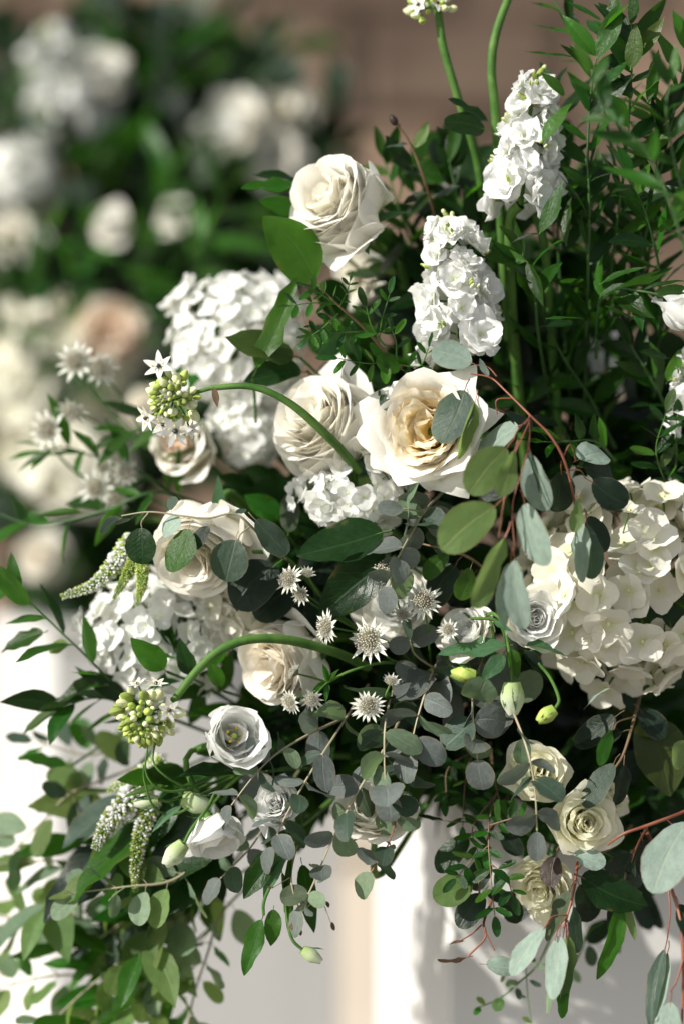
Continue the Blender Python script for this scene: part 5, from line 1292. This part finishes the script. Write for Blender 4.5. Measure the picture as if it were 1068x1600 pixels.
sage('sage eucalyptus sprig below the bright left leaf', [(260, 1180, .14), (170, 1215, .11), (110, 1240, .10), (70, 1280, .10), (20, 1330, .11)], 4, (60, 84), 4, ('sage', 'grey', 'fresh'))
ruscus('leafy shoot of pointed leaves low among the sage sprigs', [(380, 1330, .14), (320, 1400, .12), (270, 1470, .11), (215, 1570, .08)], 8, (84, 108), 72, ['fresh', 'bright', 'sage'], .42, group=SAGE)
sage('sage eucalyptus sprig in the thick of the lower left cascade', [(370, 1290, .13), (290, 1350, .11), (220, 1420, .10), (150, 1470, .10)], 5, (62, 80), 8, ('grey', 'sage', 'fresh'))
ruscus('leafy shoot of fresh pointed leaves at the left edge of the cascade', [(260, 1200, .14), (180, 1270, .11), (110, 1340, .10), (70, 1420, .08)], 8, (88, 112), 73, ['fresh', 'bright', 'sage'], .42, group=SAGE)
ruscus('leafy shoot of fresh pointed leaves in the middle of the cascade', [(360, 1260, .12), (300, 1340, .09), (250, 1420, .08), (220, 1490, .06)], 7, (92, 116), 74, ['bright', 'salal', 'fresh'], .40, group=SAGE)
ruscus('leafy shoot of pointed leaves reaching the bottom edge of the cascade', [(300, 1400, .13), (230, 1490, .11), (170, 1560, .10), (110, 1640, .08)], 7, (92, 116), 75, ['fresh', 'bright', 'sage'], .44, group=SAGE)
sage('sage eucalyptus sprig hanging beside the straight one near the bare background', [(360, 1340, .12), (300, 1420, .10), (265, 1500, .09), (250, 1590, .09)], 6, (58, 78), 9, ('fresh', 'sage', 'fresh'))
sage('sage eucalyptus sprig crossing the broad bright leaf', [(330, 1330, .04), (270, 1375, .03), (200, 1385, .025), (120, 1395, .03)], 4, (54, 72), 10, ('fresh', 'sage', 'sage'))
sage('sage eucalyptus sprig lowest at the left edge', [(250, 1490, .12), (160, 1520, .11), (80, 1525, .11), (10, 1540, .11)], 4, (60, 78), 5, ('fresh', 'sage', 'bright'))
sage('sage eucalyptus sprig behind the broad grey green leaf', [(280, 1140, .14), (200, 1160, .12), (140, 1180, .12), (60, 1160, .12)], 4, (60, 78), 6, ('grey', 'bright', 'sage'))
sage('sage eucalyptus sprig cut by the bottom edge left of centre', [(330, 1450, .12), (250, 1520, .10), (190, 1580, .10), (150, 1640, .10)], 4, (66, 82), 7, ('sage', 'fresh'))
spray('sage_eucalyptus', 'pale leaf pair at the left edge on a thin stem', 'eucalyptus', [[(210, 1365, .10), (150, 1350, .10), (75, 1345, .10), (0, 1350, .10)]], [((75, 1345, .10), (-25, 1358, .10), .42, SD, 'fresh'), ((70, 1342, .10), (30, 1320, .10), .5, SD, 'fresh'), ((80, 1344, .10), (130, 1362, .1), .3, SD, 'bright'), ((165, 1352, .04), (100, 1410, .03), .5, SD, 'fresh'), ((215, 1400, .04), (180, 1420, .04), .5, SD, 'fresh')], 'tan', (1.8, 1.2), SAGE)

# ================================================================== SHADED INTERIOR OF THE ARRANGEMENT
INN = 'shaded leafy branches inside the big arrangement'
rg = random.Random(99)
CX, CY = 960, 1010
inside = [
    ('behind the star of Bethlehem stalk', 440, 800, 3), ('behind the highest rose', 560, 520, 3), ('below the branch of tiny leaves', 640, 600, 2), ('between the two stock spikes', 770, 400, 3),
    ('under the stalks of the stock', 830, 600, 3), ('in the dark gap above the cream hydrangea', 930, 680, 4), ('at the right edge above the cream hydrangea', 1040, 700, 3),
    ('left of the left tall stalk', 690, 300, 4), ('behind the right side of the highest rose', 620, 380, 4), ('between the rose and the tall stalks', 700, 440, 4), ('behind the tall stock spike', 850, 300, 3),
    ('behind the garden rose', 640, 720, 3), ('behind the dark glossy leaves', 560, 880, 3), ('behind the sharp astrantia', 600, 1000, 4), ('under the lower curved stalk', 470, 1090, 3),
    ('behind the round white lisianthus', 380, 1160, 5), ('above the dangling lisianthus leaves', 480, 1200, 5), ('behind the silver sprigs', 600, 1160, 6), ('below the pale hanging bud', 750, 1130, 4),
    ('under the cream hydrangea', 900, 1110, 4), ('at the right edge under the cream hydrangea', 1030, 1180, 4), ('behind the spray roses', 880, 1260, 3), ('behind the broad dark leaf', 980, 1340, 3),
    ('behind the left hydrangea', 280, 960, 2), ('behind the drooping cream rose', 360, 860, 2), ('behind the lisianthus hanging face down', 330, 1260, 2), ('behind the lit lisianthus at the edge', 1050, 560, 2), ('over the plinth top', 720, 1200, 3), ('left of the small hydrangea cluster', 470, 760, 2), ('behind the drooping olive leaves', 780, 880, 3)]
for lab, x, y, n in inside:
    for j in range(n + 1):
        d0 = rg.uniform(.08, .17)
        ex, ey = x + rg.uniform(-55, 55), y + rg.uniform(-50, 50)
        mx, my = (x * .55 + CX * .45) + rg.uniform(-30, 30), (y * .55 + CY * .45) + rg.uniform(-30, 30)
        kind, look = [('ovate', 'broad leaved'), ('dollar', 'round leaved'), ('lance', 'narrow leaved'), ('silverdollar', 'oval leaved'), ('long', 'long leaved'), ('oblong', 'small leaved'), ('ovate', 'pointed leaved')][j]
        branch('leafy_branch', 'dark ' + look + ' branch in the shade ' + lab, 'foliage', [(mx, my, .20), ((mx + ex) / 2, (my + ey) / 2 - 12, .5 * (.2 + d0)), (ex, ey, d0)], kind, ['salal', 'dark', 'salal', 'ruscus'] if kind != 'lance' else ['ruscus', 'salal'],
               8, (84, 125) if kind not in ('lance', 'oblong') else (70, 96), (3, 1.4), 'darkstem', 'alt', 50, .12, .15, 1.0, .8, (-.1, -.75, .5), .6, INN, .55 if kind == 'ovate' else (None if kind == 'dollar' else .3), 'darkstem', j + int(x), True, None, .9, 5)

# ================================================================== THE ARRANGEMENT BEHIND, OUT OF FOCUS
BK = 'blurred flowers of the arrangement behind'
Bd = .90
rose('blurred cream white rose at the top of the arrangement behind', 436, 180, Bd, 80, (.1, .3, .9), 'cup', ('cream', 'cream', 'creamo'), 101, BK, nu=7, nv=7, down=(300, 420, Bd + .15))
rose('blurred white rose left of the top rose behind', 372, 200, Bd - .03, 58, (-.4, .2, .9), 'bud', ('white', 'cream', 'creamo'), 102, BK, nu=7, nv=7, down=(300, 420, Bd + .15))
rose('blurred white rose under the top rose behind', 424, 240, Bd - .02, 54, (-.2, -.2, .9), 'bud', ('white', 'cream', 'creamo'), 103, BK, nu=7, nv=7, down=(300, 420, Bd + .15))
rose('blurred small white rose near the upper left corner behind', 168, 116, Bd, 40, (.1, .3, .9), 'bud', ('white', 'cream', 'creamo'), 104, BK, nu=7, nv=7, down=(200, 420, Bd + .15))
rose('large blurred peach rose at the left behind', 172, 522, Bd - .10, 76, (.2, .1, 1), 'cup', ('peach', 'peach', 'blush'), 105, BK, nu=7, nv=7, down=(200, 700, Bd + .1))
rose('blurred white rose half hidden by narrow leaves behind', 172, 350, Bd - .15, 34, (-.2, .2, .9), 'bud', ('white', 'cream', 'creamo'), 106, BK, nu=7, nv=7, down=(200, 520, Bd + .1))
rose('blurred white rose right of the one half hidden behind', 272, 338, Bd - .15, 30, (-.2, .2, .9), 'bud', ('white', 'cream', 'creamo'), 107, BK, nu=7, nv=7, down=(250, 520, Bd + .1))
rose('blurred cream rose at the left edge halfway up behind', 22, 368, Bd - .05, 42, (.1, .2, .9), 'bud', ('cream', 'cream', 'creamo'), 108, BK, nu=7, nv=7, down=(120, 520, Bd + .1))
rose('blurred cream rose lowest at the left behind', 62, 872, Bd - .12, 48, (-.3, .1, .9), 'cup', ('blush', 'cream', 'creamo'), 109, BK, nu=7, nv=7, down=(150, 760, Bd + .1))
rose('blurred blush rose in the gap below the upper star of Bethlehem', 232, 640, Bd - .35, 44, (.1, .1, .9), 'cup', ('blush', 'blush', 'cream'), 110, BK, nu=7, nv=7, down=(220, 740, Bd))
hydrangea('large blurred cream hydrangea at the left edge behind', 66, 590, Bd - .08, (120, 90, 110), 40, 70, 'hydc', 111, BK, petals=False, down=(160, 740, Bd + .1))
hydrangea('blurred white hydrangea at the left edge higher behind', 26, 280, Bd, (58, 50, 46), 26, 52, 'hyd', 112, BK, petals=False, down=(150, 460, Bd + .1))
hydrangea('dim blurred hydrangea in the shade of the arrangement behind', 256, 158, Bd + .12, (52, 44, 40), 24, 50, 'hyd', 113, BK, petals=False, down=(250, 400, Bd + .15))
hydrangea('blurred hydrangea behind the blurred astrantia', 112, 720, Bd - .1, (90, 70, 80), 34, 66, 'hydc', 114, BK, petals=False, down=(180, 760, Bd + .1))
stock('blurred white stock spike at the upper left behind', (105, 205, Bd), (72, 55, Bd), 12, 62, 115, [(105, 205, Bd), (150, 420, Bd + .1)], buds=5, group=BK)
stock('blurred white stock spike right of the upper left one behind', (140, 200, Bd + .04), (128, 90, Bd + .04), 9, 56, 116, [(140, 200, Bd + .04), (170, 420, Bd + .1)], buds=3, group=BK)
foam('green foam block inside the arrangement behind', 190, 760, Bd + .22, .22, .16, .16)
BL = 'blurred leafy branches of the arrangement behind'
rg = random.Random(5)
back = [('at the top', 200, 40, 5), ('at the top right of it', 330, 50, 5), ('right of the stock', 255, 110, 5), ('in the upper middle', 300, 180, 5), ('around the top rose', 400, 100, 5), ('under the top roses at the right', 440, 290, 5), ('behind the sharp hydrangea', 420, 400, 5), ('right of the top rose', 480, 200, 3), ('in the dark middle', 240, 270, 7), ('beside the top roses', 330, 290, 6),
        ('below the upper left stock', 120, 270, 4), ('at the left edge high up', 20, 180, 3), ('under the left white hydrangea', 50, 340, 3), ('over the peach rose', 150, 430, 5), ('left of the big hydrangea', 260, 420, 5), ('right of the peach rose', 290, 530, 4), ('at the left edge above the cream hydrangea', 40, 440, 4), ('behind the blurred astrantia', 250, 660, 4), ('below the cream hydrangea', 120, 800, 4), ('beside the sharp hydrangea', 330, 400, 4), ('low at the left edge', 30, 780, 5), ('over the cream hydrangea at the left', 30, 700, 3), ('between the blurred astrantia', 200, 720, 4), ('at the upper left corner', 20, 90, 3), ('in the gap above the plinth behind', 100, 905, 5), ('right of the gap above the plinth behind', 200, 930, 4), ('between the cream hydrangea and the sharp hydrangea', 250, 600, 4), ('near the plinth behind', 190, 850, 3)]
for lab, x, y, n in back:
    for j in range(n):
        d0 = Bd + rg.uniform(-.06, .10)
        ex, ey = x + rg.uniform(-50, 50), y + rg.uniform(-60, 40)
        mx, my = x * .55 + 200 * .45 + rg.uniform(-25, 25), y * .55 + 600 * .45 + rg.uniform(-25, 25)
        kind, look = [('ovate', 'broad leaved'), ('lance', 'narrow leaved'), ('dollar', 'round leaved'), ('silverdollar', 'oval leaved'), ('long', 'long leaved'), ('blade', 'thin leaved'), ('oblong', 'small leaved'), ('ovate', 'pointed leaved'), ('lance', 'slender leaved')][j]
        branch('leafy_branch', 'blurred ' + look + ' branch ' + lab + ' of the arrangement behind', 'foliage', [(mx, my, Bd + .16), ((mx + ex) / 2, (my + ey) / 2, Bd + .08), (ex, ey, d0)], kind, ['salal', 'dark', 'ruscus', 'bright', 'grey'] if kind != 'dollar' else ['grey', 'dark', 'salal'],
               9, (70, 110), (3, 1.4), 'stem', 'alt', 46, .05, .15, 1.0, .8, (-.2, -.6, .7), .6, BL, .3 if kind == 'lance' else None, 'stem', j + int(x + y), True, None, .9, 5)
for i, (lab, x, y, d) in enumerate([('over the dark middle', 250, 330, .60), ('in front of the peach rose', 120, 420, .55), ('left of the sharp bright leaf', 330, 370, .50), ('at the left edge over the cream rose', 60, 420, .60), ('above the blurred hydrangea', 300, 430, .45)]):
    ruscus('half blurred narrow leaved ruscus shoot ' + lab, [(x - 40, y + 260, Bd), (x - 30, y + 120, d + .15), (x - 10, y + 20, d + .05), (x + 20, y - 60, d)], 11, (70, 100), 60 + i, ['bright', 'ruscus', 'salal'], .28, group=BL)
